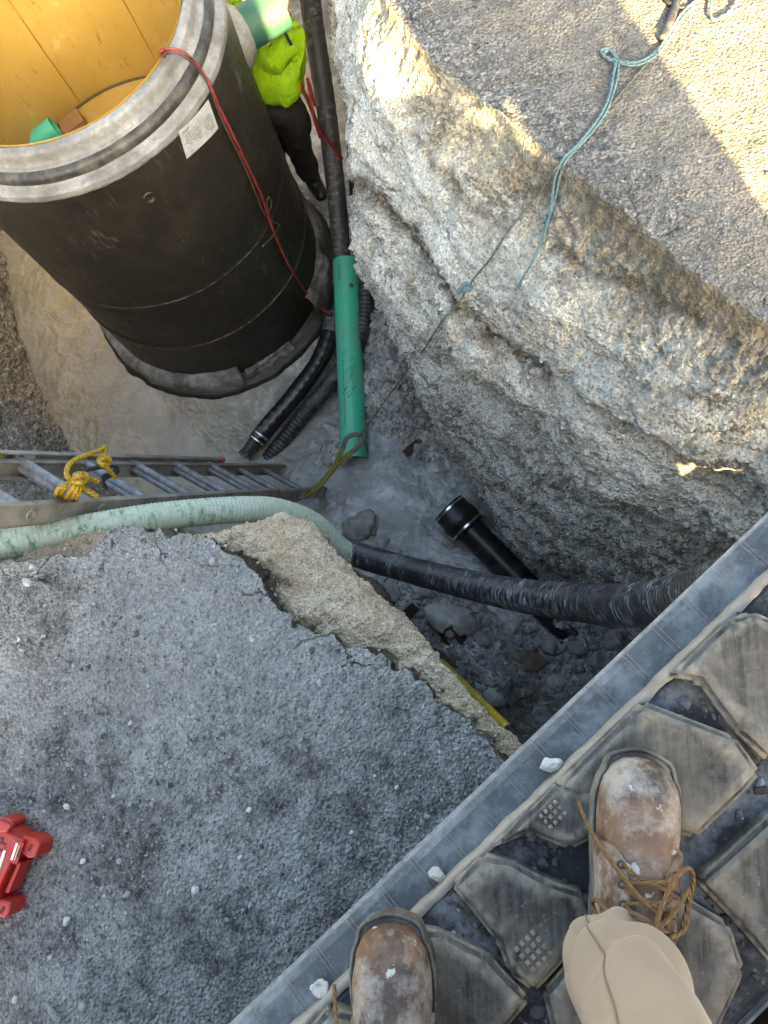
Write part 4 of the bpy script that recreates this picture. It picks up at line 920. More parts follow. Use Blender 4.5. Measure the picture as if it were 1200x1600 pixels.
rock(180, 597, .065, M_PALE, 'rounded whitish rock in brown water left of the manhole base', sub=4)
rock(72, 502, .06, M_GREY, 'dark grey rock poking out of brown water near the left bank', (1, 1, .5), 4)
rock(700, 968, .15, M_PALE, 'largest pale boulder below the black hose next to rusty bracket', (1, .72, .6), 4)
rock(773, 1088, .062, M_PALE, 'pale rock just above the yellow handle', sub=4)
rock(440, 728, .05, M_PALE, 'pale rock beside the clamped hose end', sub=4)
rock(628, 775, .05, M_BROWN, 'reddish brown stone in the water below the green pipe', (1, .8, .6), 4)
rock(832, 1033, .075, M_BROWN, 'brown angular rock in the dark trench end', sub=4)
rock(402, 588, .07, M_PALE, 'pale concrete lump on the tarred manhole base', (1, 1, .6), 4, sink=.1)
grp = 'broken rocks scattered on the trench floor'
marks = {'beside the clamped hose end': (420, 700), 'left of the black coupling': (655, 790), 'under the black hose': (760, 915), 'in the dark trench end by the track': (900, 1040), 'below the pale boulder': (700, 1040), 'right of the green pipe': (590, 550), 'near the ladder foot': (500, 690), 'at the rock wall foot': (840, 870), 'near the sandy bank': (620, 920)}
used_ = set()
for x, y, r in ((463, 742, .035), (655, 775, .03), (600, 850, .06), (720, 885, .05), (860, 1010, .05), (905, 1010, .06), (870, 1065, .05), (915, 1060, .045), (820, 1080, .035), (800, 985, .04), (745, 925, .05), (580, 905, .05), (612, 925, .06), (660, 925, .05), (640, 985, .05), (690, 1030, .04), (720, 1075, .035), (765, 1120, .03), (960, 1000, .06), (880, 935, .05), (835, 885, .05), (855, 865, .04), (600, 500, .04), (585, 545, .045), (600, 590, .035), (575, 610, .03), (480, 600, .035), (655, 700, .04), (700, 850, .06), (770, 850, .05), (505, 645, .05), (470, 690, .045), (495, 700, .06), (515, 720, .04), (935, 1035, .055), (750, 1000, .06)):
    pale_ = (x+y) % 3 == 0; near_ = min(marks, key=lambda k: (marks[k][0]-x)**2+(marks[k][1]-y)**2)
    rock(x, y, r, M_PALE if pale_ else M_GREY, '%s %s rock on the trench floor %s' % ('large' if r > .052 else 'medium' if r > .038 else 'small', 'pale' if pale_ else 'grey', near_), sub=3, group=grp)
grp = 'loose stones on the grey asphalt'
for x, y, r in ((305, 1391, .013), (43, 910, .014), (333, 877, .012), (50, 885, .009), (395, 1000, .008), (105, 1260, .010), (205, 1130, .008), (130, 1345, .009), (160, 1388, .008), (200, 1396, .010), (130, 1570, .012), (290, 1630, .01), (390, 1265, .009), (375, 1340, .008), (300, 1008, .008), (30, 1000, .008), (550, 1300, .007), (620, 1230, .007), (105, 1438, .011), (25, 1560, .010)):
    rock(x, y, r, M_PALE if (x*3+y) % 4 else M_GREY, 'small loose stone lying on the grey asphalt', (1, .85, .7), 2, grp, .15, 'stone')
rk = rock(85, 1583, .016, M_GREY, 'long flat grey chip lying on the asphalt near the lower left corner', (1.7, .6, .4), 3, None, .1, 'stone'); rk.rotation_euler = (0, 0, -.75)

def scatter(name, spots, sizes, cols, label, cat, rough=.3, lift=.18):
    """many small stones in one mesh"""
    V0, F0 = ico(1); n = len(spots); k = len(V0)
    R = RNG.normal(size=(n, k))*rough*.5; VV = V0[None]*(1+R)[:, :, None]
    sc = np.stack([RNG.uniform(.75, 1.3, n), RNG.uniform(.7, 1.1, n), RNG.uniform(.5, .9, n)], 1)*sizes[:, None]
    VV = VV*sc[:, None, :]; a = RNG.uniform(0, 6.28, n); b = RNG.uniform(-.6, .6, n)
    y1 = VV[..., 1]*np.cos(b)[:, None]-VV[..., 2]*np.sin(b)[:, None]; z1 = VV[..., 1]*np.sin(b)[:, None]+VV[..., 2]*np.cos(b)[:, None]
    x2 = VV[..., 0]*np.cos(a)[:, None]-y1*np.sin(a)[:, None]; y2 = VV[..., 0]*np.sin(a)[:, None]+y1*np.cos(a)[:, None]
    VV = np.stack([x2, y2, z1], -1)+spots[:, None, :]+np.array([0, 0, 1])*(sizes*lift)[:, None, None]
    Fc = (F0[None]+(np.arange(n)*k)[:, None, None]).reshape(-1, 3)
    me = mesh_np(name, VV.reshape(-1, 3), Fc, False, {'tint': np.repeat(cols, k, 0)})
    t = NT(name+'_stone'); v = t.pos(); c = t.mix(.35, t.attr('tint', 'Color'), t.ramp(t.noise(120, 4, .7, v), [(.3, .3), (.7, 1.0)]), 'MULTIPLY')
    t.set(c, .85, t.bump(t.noise(220, 3, .6, v), .5, .002))
    return tag(obj(name, me, t.m), label, cat, kind='stuff')
def cols(n, lo, hi, warm=0.0, pale=.15):
    g = RNG.uniform(lo, hi, n); g = np.where(RNG.random(n) < pale, RNG.uniform(.22, .40, n), g)
    w = RNG.normal(0, .05, n)+warm
    return np.clip(np.stack([g*(1+w), g, g*(1-w)], 1), .01, 1)
def on_ground(n, x0, x1, y0, y1, dens):
    p = np.stack([RNG.uniform(x0, x1, n), RNG.uniform(y0, y1, n)], 1); p = p[~inside(p, lp[::3])]
    d = dens(p); p = p[RNG.random(len(p)) < d]
    return np.array([drop(a, b)[:] for a, b in p])
p0 = on_ground(30000, -1.5, .35, -.72, .45, lambda p: np.clip(.42+.75*fbm(np.c_[p, p[:, 0]*0], 3.2, 3, 71), .05, 1))
s0 = np.clip(RNG.lognormal(math.log(.0022), .48, len(p0)), .0012, .0085)
scatter('gravel', p0, s0, cols(len(p0), .05, .30, .02, .12), 'fine loose gravel strewn over the near asphalt', 'gravel', .55)
def near_edge(p):
    d = np.full(len(p), 9.0)
    for q in lp[::8]: d = np.minimum(d, np.hypot(p[:, 0]-q[0], p[:, 1]-q[1]))
    return np.clip(.05+.8*sstep(.30, .03, d+.14*fbm(np.c_[p, p[:, 0]*0], 3, 2, 5)), 0, 1)
p1 = on_ground(14000, -.4, 1.4, .75, 2.5, near_edge)
s1 = np.clip(RNG.lognormal(math.log(.0028), .42, len(p1)), .0016, .008)
scatter('gravel', p1, s1, cols(len(p1), .04, .24, .03, .06), 'coarse loose gravel along the top of the rock wall', 'gravel')
fp = np.stack([RNG.uniform(-1.35, .85, 16000), RNG.uniform(-.1, 2.5, 16000)], 1); fp = fp[inside(fp, lp[::3])]
fzz = floor_z(fp[:, 0], fp[:, 1]); kk = RNG.random(len(fp)) < np.clip(.15+ (fzz-WATER_Z)*9+.5*fbm(np.c_[fp, fp[:, 0]*0], 3, 2, 3), .03, 1)
fp = np.c_[fp, fzz][kk]; s2 = np.clip(RNG.lognormal(math.log(.011), .5, len(fp)), .005, .034)
scatter('rubble', fp, s2, cols(len(fp), .14, .46, .02, .3), 'broken limestone rubble on the trench floor', 'rubble', .4)
# grains and stones stuck in the rock wall
iu = RNG.integers(0, NUW, 60000); iv = RNG.integers(40, NVW-4, 60000); su_ = stu[iu]
kk = (su_ > 1.8) & (su_ < 10.2); kk &= RNG.random(60000) < .10; iu, iv = iu[kk], iv[kk]
wp = WALL[iu, iv]; kk = fbm(wp, 3.5, 2, 19) > -.15; wp = wp[kk]
s3 = np.clip(RNG.lognormal(math.log(.0048), .45, len(wp)), .0025, .013)
g3 = RNG.uniform(.30, .58, len(wp)); scatter('wall_stones', wp, s3, np.stack([g3, g3*.95, g3*.86], 1), 'small stones set in the face of the rock wall', 'stones', .3, -.25)
iu = RNG.integers(0, NUW, 40000); iv = RNG.integers(6, 130, 40000); kk = (stu[iu] > 14) & (stu[iu] < 28.4) & (RNG.random(40000) < .25); wp = WALL[iu[kk], iv[kk]]
s4 = np.clip(RNG.lognormal(math.log(.0028), .4, len(wp)), .0015, .008); g4 = RNG.uniform(.22, .62, len(wp))
scatter('sand_grains', wp, s4, np.stack([g4, g4*.84, g4*.64], 1), 'coarse grains in the sandy bank edge', 'sand', .4)

# ================================================================== scrap and tools on the floor
M_RUST = stone_mat('rusty_steel', (.022, .013, .009), (.045, .024, .014), (.085, .045, .025))
rb = thing('steel_bracket', 'bent rusty steel bracket sticking out of the rubble beside the pale boulder', 'bracket')
zb = -2.02
a0_, a1_ = W(708, 974, zb), W(752, 1046, zb-.16)
obj('bracket_plate', box_mesh('bracket_plate', ((a1_-a0_).length, .055, .009), .002, frame((a0_+a1_)/2, a1_-a0_, z=(.3, .2, 1))), M_RUST, rb)
obj('bracket_hook', tube_mesh('bracket_hook', [W(706, 976, zb+.01), W(693, 982, zb-.01), W(692, 995, zb-.05), W(700, 1010, zb-.10), W(706, 1024, zb-.16)], .022, 10, .01, flat=(1, .3)), M_RUST, rb)
tag(obj('scrap_plate', box_mesh('scrap_plate', (.10, .06, .008), .002, frame(fhit(642, 958)+Vector((0, 0, .06)), (.6, .5, .3), z=(.2, -.3, 1))), M_RUST), 'small rusty plate fragment left of the bracket', 'scrap')
tag(obj('scrap_plate', box_mesh('scrap_plate', (.13, .05, .008), .002, frame(hit(648, 700, .015), (.7, .6, .1), z=(0, .1, 1))), M_RUST), 'dark rusty strip in the water at the foot of the rock wall', 'scrap')
ht = thing('digging_tool', 'yellow handled digging tool with black grip standing below the sandy bank', 'tool')
h0, h1, h2 = W(690, 1035, -1.15), W(797, 1143, -.50), W(826, 1172, -.33)
obj('handle', tube_mesh('handle', [h0, h1], .0165, 16, .05, 0), plain('yellow_handle', (.42, .28, .02), .4, .2, 15, .1, 0, (.12, .10, .06), .5), ht)
obj('grip', tube_mesh('grip', [h1-(h1-h0).normalized()*.01, h2], .0185, 16, .02, 0), M_BLACKP, ht)
sh = box_mesh('blade', (.26, .19, .006), .002, frame(h0+(h0-h1).normalized()*.16, h0-h1, z=(.5, .5, .6))); obj('blade', sh, M_RUST, ht)
# ================================================================== tracked machine
TZ = .80
Q0, Q1 = W(360, 1600, .745), W(1200, 802, .745)          # outer edge of the belt
TT = (Q1-Q0).normalized(); TT.z = 0; TT.normalize(); TI = Vector((TT.y, -TT.x, 0))   # along the track, towards the machine
def tr(a, b, z): v = Q0+TT*a+TI*b; return Vector((v.x, v.y, z))
def tab(px, py, z):
    p = W(px, py, z)-Q0; return p.dot(TT), p.dot(TI)
EDGE_B = sum(tab(*p, .775)[1] for p in ((470, 1600), (840, 1243), (1200, 888)))/3
def rubber(name, top, low, dust, damt, sc=9, streak=True, worn=None):
    t = NT(name); v = t.obco(); n1 = t.noise(sc, 6, .7, v, .3); n2 = t.noise(60, 5, .7, v)
    c = t.mix(n1, low, top)
    ang = math.atan2(TT.y, TT.x)
    if streak:
        sv = t.map((75, 5, 5), v, rot=(0, 0, .12)); s = t.noise(1, 5, .7, sv); c = t.mix(t.ramp(s, [(.42, 0), (.60, .8)]), c, tuple(x*.30 for x in low))
    c = t.mix(t.math('MULTIPLY', t.ramp(t.noise(sc*1.7, 6, .72, v), [(.45, 0), (.62, 1)]), damt), c, dust)
    c = t.mix(t.math('MULTIPLY', t.ramp(t.noise(130, 3, .6, v), [(.62, 0), (.70, .55)]), t.ramp(n1, [(.45, 0), (.6, 1)])), c, (.26, .245, .215, 1))
    if worn:
        pt = t.n('NewGeometry').outputs['Pointiness']; c = t.mix(t.math('MULTIPLY', t.ramp(pt, [(.505, 0), (.56, 1)]), t.ramp(n2, [(.35, .3), (.6, .95)])), c, worn)
    return t.set(c, t.ramp(n2, [(.3, .5), (.7, .85)]), t.bump(t.math('ADD', n1, t.math('MULTIPLY', n2, .5)), .7, .005))
M_BAND = rubber('belt_rubber', (.105, .115, .125), (.028, .033, .040), (.22, .235, .245), .75, 5, False, (.34, .325, .30))
M_LUG = rubber('lug_rubber', (.115, .10, .084), (.050, .043, .036), (.175, .15, .12), .55, 9, True, (.30, .255, .195))
M_PLAT = rubber('recess_rubber', (.020, .022, .027), (.006, .007, .009), (.20, .22, .245), .6, 6, False)
M_EDGE = rubber('worn_edge_rubber', (.33, .285, .23), (.16, .138, .11), (.34, .30, .25), .6, 16, False)
machine = thing('tracked_machine', 'black rubber crawler track with chunky worn lugs under the brown boots', 'machine')
A0, A1, RAD = -1.25, 1.06, .335; ZC = .745-RAD
def belt_path(n=24):
    pts = [(a, .745) for a in np.linspace(A0, A1, 60)]
    pts += [(A1+RAD*math.sin(t), ZC+RAD*math.cos(t)) for t in np.linspace(0, math.pi, n)[1:]]
    pts += [(a, ZC-RAD) for a in np.linspace(A1, A0, 30)[1:]]
    pts += [(A0-RAD*math.sin(t), ZC-RAD*math.cos(t)) for t in np.linspace(0, math.pi, n)[1:-1]]
    return pts
def belt(name, b0, b1, out, thick, mat, parent, off=0.0):
    """a closed belt round the wheels between two offsets across, out proud of the pitch line"""
    pth = np.array(belt_path()); n = len(pth); d = np.roll(pth, -1, 0)-np.roll(pth, 1, 0); d /= np.linalg.norm(d, axis=1)[:, None]; nr = np.stack([-d[:, 1], d[:, 0]], 1)
    bv = .016; ring = [(b0, -thick), (b0, out-bv), (b0+bv*.4, out-bv*.4), (b0+bv, out), (b1-bv, out), (b1-bv*.4, out-bv*.4), (b1, out-bv), (b1, -thick)]
    V = []
    for i in range(n):
        for b, h in ring:
            a, z = pth[i]+nr[i]*h; V.append(tr(a, b+off+float(sstep(.68, .3, z))*.16, z)[:])
    k = len(ring); Fc = []
    for i in range(n):
        for j in range(k): Fc.append((i*k+j, ((i+1) % n)*k+j, ((i+1) % n)*k+(j+1) % k, i*k+(j+1) % k))
    me = mesh_np(name, V, Fc, False); return obj(name, me, mat, parent)
track = belt('rubber_track', 0, .44, 0, .010, M_BAND, machine)
track['label'] = 'black rubber track with smooth dusty outer band'
plat = belt('carcass', EDGE_B, .42, .026, -.001, M_PLAT, track)
plat.name = 'carcass'
ea, eb = tab(380, 1690, .772), tab(1290, 800, .772)
ev = []; na = 420; cs_ = [(-.0015, .7455), (-.0008, .766), (.001, .7715), (.004, .7735), (.008, .7735), (.012, .7715)]
for a in np.linspace(-.5, 1.6, na):
    q = tr(a, 0, 0); j = fbm(np.array([[a*1.0, 0, 0.], [a, 5, 0]]), 22, 3, 77)
    for k, (b, z) in enumerate(cs_): ev.append(tr(a, EDGE_B+b*(1+.35*j[0])-.002*j[1], z+(.0014*j[1] if k else 0))[:])
obj('worn_edge', mesh_np('worn_edge', ev, grid_faces(na, len(cs_))), M_EDGE, track)
lugs = [
    [(716, 1386), (757, 1345), (803, 1360), (850, 1384), (902, 1403), (917, 1444), (832, 1537), (797, 1508), (785, 1470)],
    [(590, 1512), (642, 1462), (693, 1474), (751, 1502), (809, 1561), (745, 1640), (690, 1625), (640, 1560)],
    [(876, 1212), (967, 1106), (1010, 1112), (1130, 1158), (1168, 1208), (1078, 1295), (1005, 1272), (937, 1248)],
    [(772, 1312), (866, 1222), (905, 1232), (948, 1250), (940, 1296), (890, 1322), (835, 1300)],
    [(1045, 1034), (1120, 958), (1175, 968), (1250, 1004), (1290, 1060), (1200, 1172), (1150, 1125), (1105, 1062)],
    [(1107, 1380), (1215, 1285), (1290, 1330), (1300, 1420), (1215, 1500), (1165, 1440)],
    [(1000, 1440), (1062, 1415), (1130, 1456), (1152, 1520), (1112, 1610), (1040, 1640), (985, 1560)],
    [(860, 1560), (915, 1490), (960, 1540), (985, 1600), (940, 1680), (880, 1640)],
    [(470, 1640), (520, 1590), (590, 1610), (650, 1660), (600, 1740), (540, 1720)],
    [(1210, 860), (1290, 790), (1380, 830), (1400, 900), (1300, 1000), (1240, 940)],
]
def lug_obj(poly, k):
    mx_ = sum(p[0] for p in poly)/len(poly); my_ = sum(p[1] for p in poly)/len(poly)
    ab = [tab(mx_+(x-mx_)*1.17, my_+(y-my_)*1.17, TZ) for x, y in poly]; P_ = [tr(a, max(b, EDGE_B+.006), 0) for a, b in ab]
    bm = bmesh.new(); n = len(P_); cx = sum((p for p in P_), Vector())/n
    lo = [bm.verts.new((p.x+(p.x-cx.x)*.03, p.y+(p.y-cx.y)*.03, .764)) for p in P_]; hi = [bm.verts.new((p.x, p.y, TZ-.004+.006*rnd.random())) for p in P_]
    bm.faces.new(lo[::-1]); top = bm.faces.new(hi)
    for i in range(n): bm.faces.new((lo[i], lo[(i+1) % n], hi[(i+1) % n], hi[i]))
    bmesh.ops.recalc_face_normals(bm, faces=bm.faces)
    bmesh.ops.bevel(bm, geom=[e for e in bm.edges if all(v in hi or v in lo for v in e.verts) and abs(e.verts[0].co.z-e.verts[1].co.z) < .02 and e.verts[0].co.z > .78]+[e for e in bm.edges if abs(e.verts[0].co.z-e.verts[1].co.z) > .02], offset=.007, segments=2, affect='EDGES')
    bmesh.ops.triangulate(bm, faces=bm.faces[:]); 
    for _ in range(3):
        bmesh.ops.subdivide_edges(bm, edges=[e for e in bm.edges if e.calc_length() > .014], cuts=1, use_grid_fill=False); bmesh.ops.triangulate(bm, faces=bm.faces[:])
    V = np.array([v.co[:] for v in bm.verts]); dz = .0045*fbm(V, 14, 3, 60+k)+.0015*fbm(V, 70, 2, 90+k)
    for v, d in zip(bm.verts, dz):
        if v.co.z > .77: v.co.z += d
    o = obj('tread_lug', bm_mesh('tread_lug', bm, True), M_LUG, track); return o
for k, poly in enumerate(lugs): lug_obj(poly, k)
# moulded chequer on two of the lugs
def chequer(cxp, cyp, nx, ny, st_):
    for i in range(nx):
        for j in range(ny):
            p = W(cxp, cyp, TZ); c = p+TT*(i-nx/2)*st_+TI*(j-ny/2)*st_
            obj('moulded_pip', box_mesh('moulded_pip', (st_*.6, st_*.6, .006), .001, frame((c.x, c.y, TZ-.0030), TT), 1), M_LUG, track)
chequer(842, 1488, 4, 4, .010); chequer(872, 1274, 4, 3, .009)
for k in range(34):                                         # fine mould lines across the outer band
    a = -.15+k*.061
    for d in (0, .007):
        obj('mould_line', box_mesh('mould_line', (.0007, EDGE_B*.85, .0013), 0, frame(tr(a+d+rnd.uniform(-.001, .001), EDGE_B*.5, .7452), TT)), M_EDGE, track)
# mud in the recesses
mp = []
for a in np.arange(-.2, 1.4, .011):
    for b in np.arange(EDGE_B+.015, .40, .011): mp.append(tr(a+rnd.uniform(-.005, .005), b+rnd.uniform(-.005, .005), .771)[:])
mp = np.array(mp); f_ = fbm(mp, 9, 3, 5); mp = mp[(f_ > .1) & (RNG.random(len(mp)) < .6)]
sm = scatter('track_mud', mp, np.clip(RNG.lognormal(math.log(.0042), .5, len(mp)), .002, .012), cols(len(mp), .03, .12, 0, .12), 'crumbs of mud and grit in the track recesses', 'mud')
for (x, y), r, tx in (((860, 1196), .014, 'beside the toe of the right boot'), ((684, 1367), .013, 'midway between the two boots'), ((503, 1546), .014, 'left of the left boot')):
    p = W(x, y, .758); o = obj('mud_lump', rock_mesh('mud_lump', r, 4, int(x), .4, (1, .8, .7)), M_PALE); o.location = p; tag(o, 'white dried mud lump on the track band ' + tx, 'mud lump')
# unseen rest of the machine behind the camera; boxes sized to shade the pit
M_PAINT = plain('machine_paint', (.55, .33, .04), .4, .15, 8, .1, 0, (.2, .17, .13), .4); M_DARK = plain('machine_dark', (.03, .03, .032), .5)
def mbox(name, a0, a1, b0, b1, z0, z1, mat, bev=.04):
    c = tr((a0+a1)/2, (b0+b1)/2, (z0+z1)/2); return obj(name, box_mesh(name, (a1-a0, b1-b0, z1-z0), bev, frame(c, TT), 3), mat, machine)
mbox('track_frame', A0+.1, A1+.1, .14, .38, .06, .68, M_DARK)
for a in (A0, A1): obj('track_wheel', pipe_mesh('track_wheel', tr(a, .08, ZC), tr(a, .40, ZC), .29, .2, 32), M_DARK, machine)
t2 = belt('rubber_track', 1.30, 1.72, 0, .03, M_BAND, machine)
mbox('chassis', -1.2, .98, .46, 1.28, .02, .80, M_DARK)
mbox('engine_cover', -1.55, -.75, .46, 1.30, .82, 1.75, M_PAINT, .08)
mbox('cab', -.72, .42, .52, 1.28, .82, 2.25, M_DARK, .06)
mbox('sun_block_low', .43, .86, 1.0, 1.28, .82, 1.33, M_PAINT, .03)  # added sun blocker, kept low so the wall top stays lit
mbox('lift_arm', -1.4, .85, 1.34, 1.52, .9, 1.08, M_PAINT, .03)
mbox('sun_block_post', .86, .90, .97, 1.03, .82, 2.6, M_PAINT, .008)  # added thin post that breaks up the sunlight
mbox('sun_block_upper', .905, 1.05, .95, 1.05, 1.30, 2.6, M_PAINT, .02)  # added upper plate; sun passes through the gap below it
mbox('sun_block_rod', .965, .99, .98, 1.02, .82, 1.32, M_DARK, .008)  # added rod splitting the sunlit gap
mbox('sun_block_tall', 1.05, 1.49, .92, 1.08, .30, 2.75, M_DARK, .02)  # added tall plate that casts the shadow band on the far ground

# ================================================================== person on the track
def leather_mat():
    t = NT('boot_leather'); v = t.pos(); n1 = t.noise(9, 6, .68, v, .4); n2 = t.noise(42, 5, .7, v)
    c = t.ramp(n1, [(.28, (.055, .026, .015)), (.5, (.135, .068, .038)), (.72, (.23, .135, .082))])
    c = t.mix(t.ramp(t.noise(15, 6, .7, t.map((1, 1, 1), v, loc=(2, 5, 1))), [(.50, 0), (.60, .8)]), c, (.040, .030, .027, 1))
    c = t.mix(t.ramp(t.noise(12, 7, .74, t.map((1, 1, 1), v, loc=(7, 1, 3))), [(.46, 0), (.62, .85)]), c, (.36, .32, .28, 1))
    c = t.mix(t.ramp(t.voro(38, 'Distance', v), [(.10, .9), (.15, 0)]), c, (.62, .58, .52, 1)) if False else c
    c = t.mix(t.ramp(t.noise(48, 4, .6, v), [(.655, 0), (.69, .9)]), c, (.48, .45, .41, 1))
    return t.set(c, t.ramp(n2, [(.3, .42), (.7, .75)]), t.bump(t.math('ADD', t.math('MULTIPLY', n1, .6), t.math('MULTIPLY', n2, .4)), .45, .004))
M_LEATHER = leather_mat(); M_SOLE = plain('boot_sole', (.045, .04, .034), .6, .3, 25, .4, 0, (.27, .25, .20), .6, 20)
M_LACE = rope_mat('boot_lace', (.23, .125, .045), (.13, .065, .025), .8, 500)
BX = np.array([0, .015, .05, .10, .14, .18, .215, .245, .27, .288, .298, .302])
BWd = np.array([.018, .033, .0385, .0385, .0405, .0455, .0495, .0500, .0455, .035, .022, .006])
BH = np.array([.085, .105, .125, .130, .116, .098, .082, .070, .060, .047, .032, .012])
def boot_pt(x, ph, off=0.0):
    w = np.interp(x, BX, BWd)+off; h = np.interp(x, BX, BH)+off; c, s = math.cos(ph), math.sin(ph)
    return Vector((x, w*math.copysign(abs(c)**.72, c), .030+h*abs(s)**.8))
def make_boot(parent, M, seed, toe_cut=False, lace_end=True):
    """boot in its own frame: x to the toe, z up"""
    xs = np.r_[np.linspace(0, .26, 44), np.linspace(.265, .302, 20)]; ph = np.linspace(0, math.pi, 40)
    V = np.array([boot_pt(x, p)[:] for x in xs for p in ph]); nrmk = .0022*fbm(V+seed, 26, 3, seed)+.004*fbm(V+seed, 9, 2, seed+3)
    cr = .003*np.sin(V[:, 0]*190+3*np.sin(V[:, 1]*40))*sstep(.145, .17, V[:, 0])*sstep(.215, .19, V[:, 0])
    V[:, 2] += (nrmk+cr)*sstep(.03, .06, V[:, 2]); V[:, 1] *= 1+nrmk*6
    me = mesh_np('upper', V, grid_faces(len(xs), len(ph))); me.transform(M); up = obj('boot', me, M_LEATHER, parent)
    n = 40; out = []
    for x in np.linspace(0, .302, n): out.append((x, float(np.interp(x, BX, BWd))+.0045))
    poly = [(x+(.008 if x > .28 else 0), y) for x, y in out]+[(x+(.008 if x > .28 else 0), -y) for x, y in out[::-1]]
    poly[n-1] = (.310, .009); poly[n] = (.310, -.009)
    me = prism_mesh('sole', poly, .0, .036, .004); me.transform(M); obj('sole', me, M_SOLE, up)
    wl = [Vector((x, y*.985, .0375)) for x, y in poly[1:-1]]
    me = tube_mesh('welt', wl, .0028, 6, .006, smooth=3); me.transform(M); obj('welt', me, M_SOLE, up)
    # quarters with eyelets on both sides of the tongue
    for sd in (1, -1):
        vv_ = []; nx_, np_ = 16, 14
        for i in range(nx_):
            for j in range(np_):
                ii = min(max(i-1, 0), nx_-3)/(nx_-3); jj = min(max(j-1, 0), np_-3)/(np_-3)
                x = .085+(.200-.085)*ii - (.016*max(0, jj-.7)/.3)**1*ii - .035*(1-jj)*ii*0
                p = .06+1.22*jj; p = p if sd > 0 else math.pi-p
                rim_ = i in (0, nx_-1) or j in (0, np_-1)
                vv_.append(boot_pt(x, p, -.001 if rim_ else .0048)[:])
        me = mesh_np('quarter', vv_, grid_faces(nx_, np_)); me.transform(M); obj('quarter', me, M_LEATHER, up)
    T_ = lambda x, p, o: M @ boot_pt(x, p, o)
    for k, x in enumerate((.185, .166, .147, .128)):
        for sd in (1, -1):
            a = math.pi/2-sd*.42; b = math.pi/2+sd*.42
            obj('lace', tube_mesh('lace', [T_(x, a, .006), T_(x-.006, math.pi/2-sd*.2, .0105), T_(x-.012, math.pi/2+sd*.1, .0115), T_(x-.018, b, .006)], .0024, 8, .003), M_LACE, up)
        for sd in (1, -1):
            ey = lathe_mesh('eyelet', [(.0022, .0006), (.0042, .0012), (.005, 0)], 12); q = T_(x, math.pi/2-sd*.46, .0085); ey.transform(M.to_3x3().to_4x4()); ey.transform(Matrix.Translation(q)); obj('eyelet', ey, M_BLACKP, up)
    TM = lambda x, p, o: T_(x, math.pi-p, o)
    if lace_end:
        obj('lace', tube_mesh('lace', [TM(0.146, 1.5, .010), TM(0.164, 1.75, .016), TM(0.184, 2.1, .018), TM(0.206, 2.55, .020), TM(0.224, 2.9, .022), TM(0.234, 3.02, .024)], .0026, 8, .003), M_LACE, up)
        obj('lace', tube_mesh('lace', [TM(0.134, 1.55, .012), TM(0.159, 1.50, .022), TM(0.186, 1.36, .026), TM(0.197, 1.10, .024), TM(0.184, .80, .020), TM(0.156, .66, .016), TM(0.134, .85, .014), TM(0.128, 1.3, .012)], .0026, 8, .003), M_LACE, up)
        obj('lace', tube_mesh('lace', [TM(0.134, 1.5, .010), TM(0.159, 1.2, .018), TM(0.174, .92, .018), TM(0.152, .70, .014), TM(0.130, .9, .012)], .0026, 8, .003), M_LACE, up)
        obj('lace', tube_mesh('lace', [TM(0.130, 1.7, .010), TM(0.134, 2.2, .016), TM(0.138, 2.6, .016), TM(0.128, 2.8, .014), TM(0.116, 2.7, .010)], .0026, 8, .003), M_LACE, up)
    return up
person = thing('person', 'person in pale tan trousers and dusty brown leather boots standing on the track', 'person')
def boot_frame(toe, heel, z):
    t_, h_ = W(*toe, z+.04), W(*heel, z+.04); x = (t_-h_); x.z = 0; x.normalize(); o = t_-x*.306; o.z = z; return frame(o, x)
MRb = boot_frame((1003, 1178), (978, 1480), TZ+.002); MLb = boot_frame((608, 1436), (625, 1760), TZ+.002)
rb_ = make_boot(person, MRb, 3); lb_ = make_boot(person, MLb, 11)
rb_['label'] = 'dusty brown right boot with loose laces'; lb_['label'] = 'scuffed brown left boot with pale mud splashes'
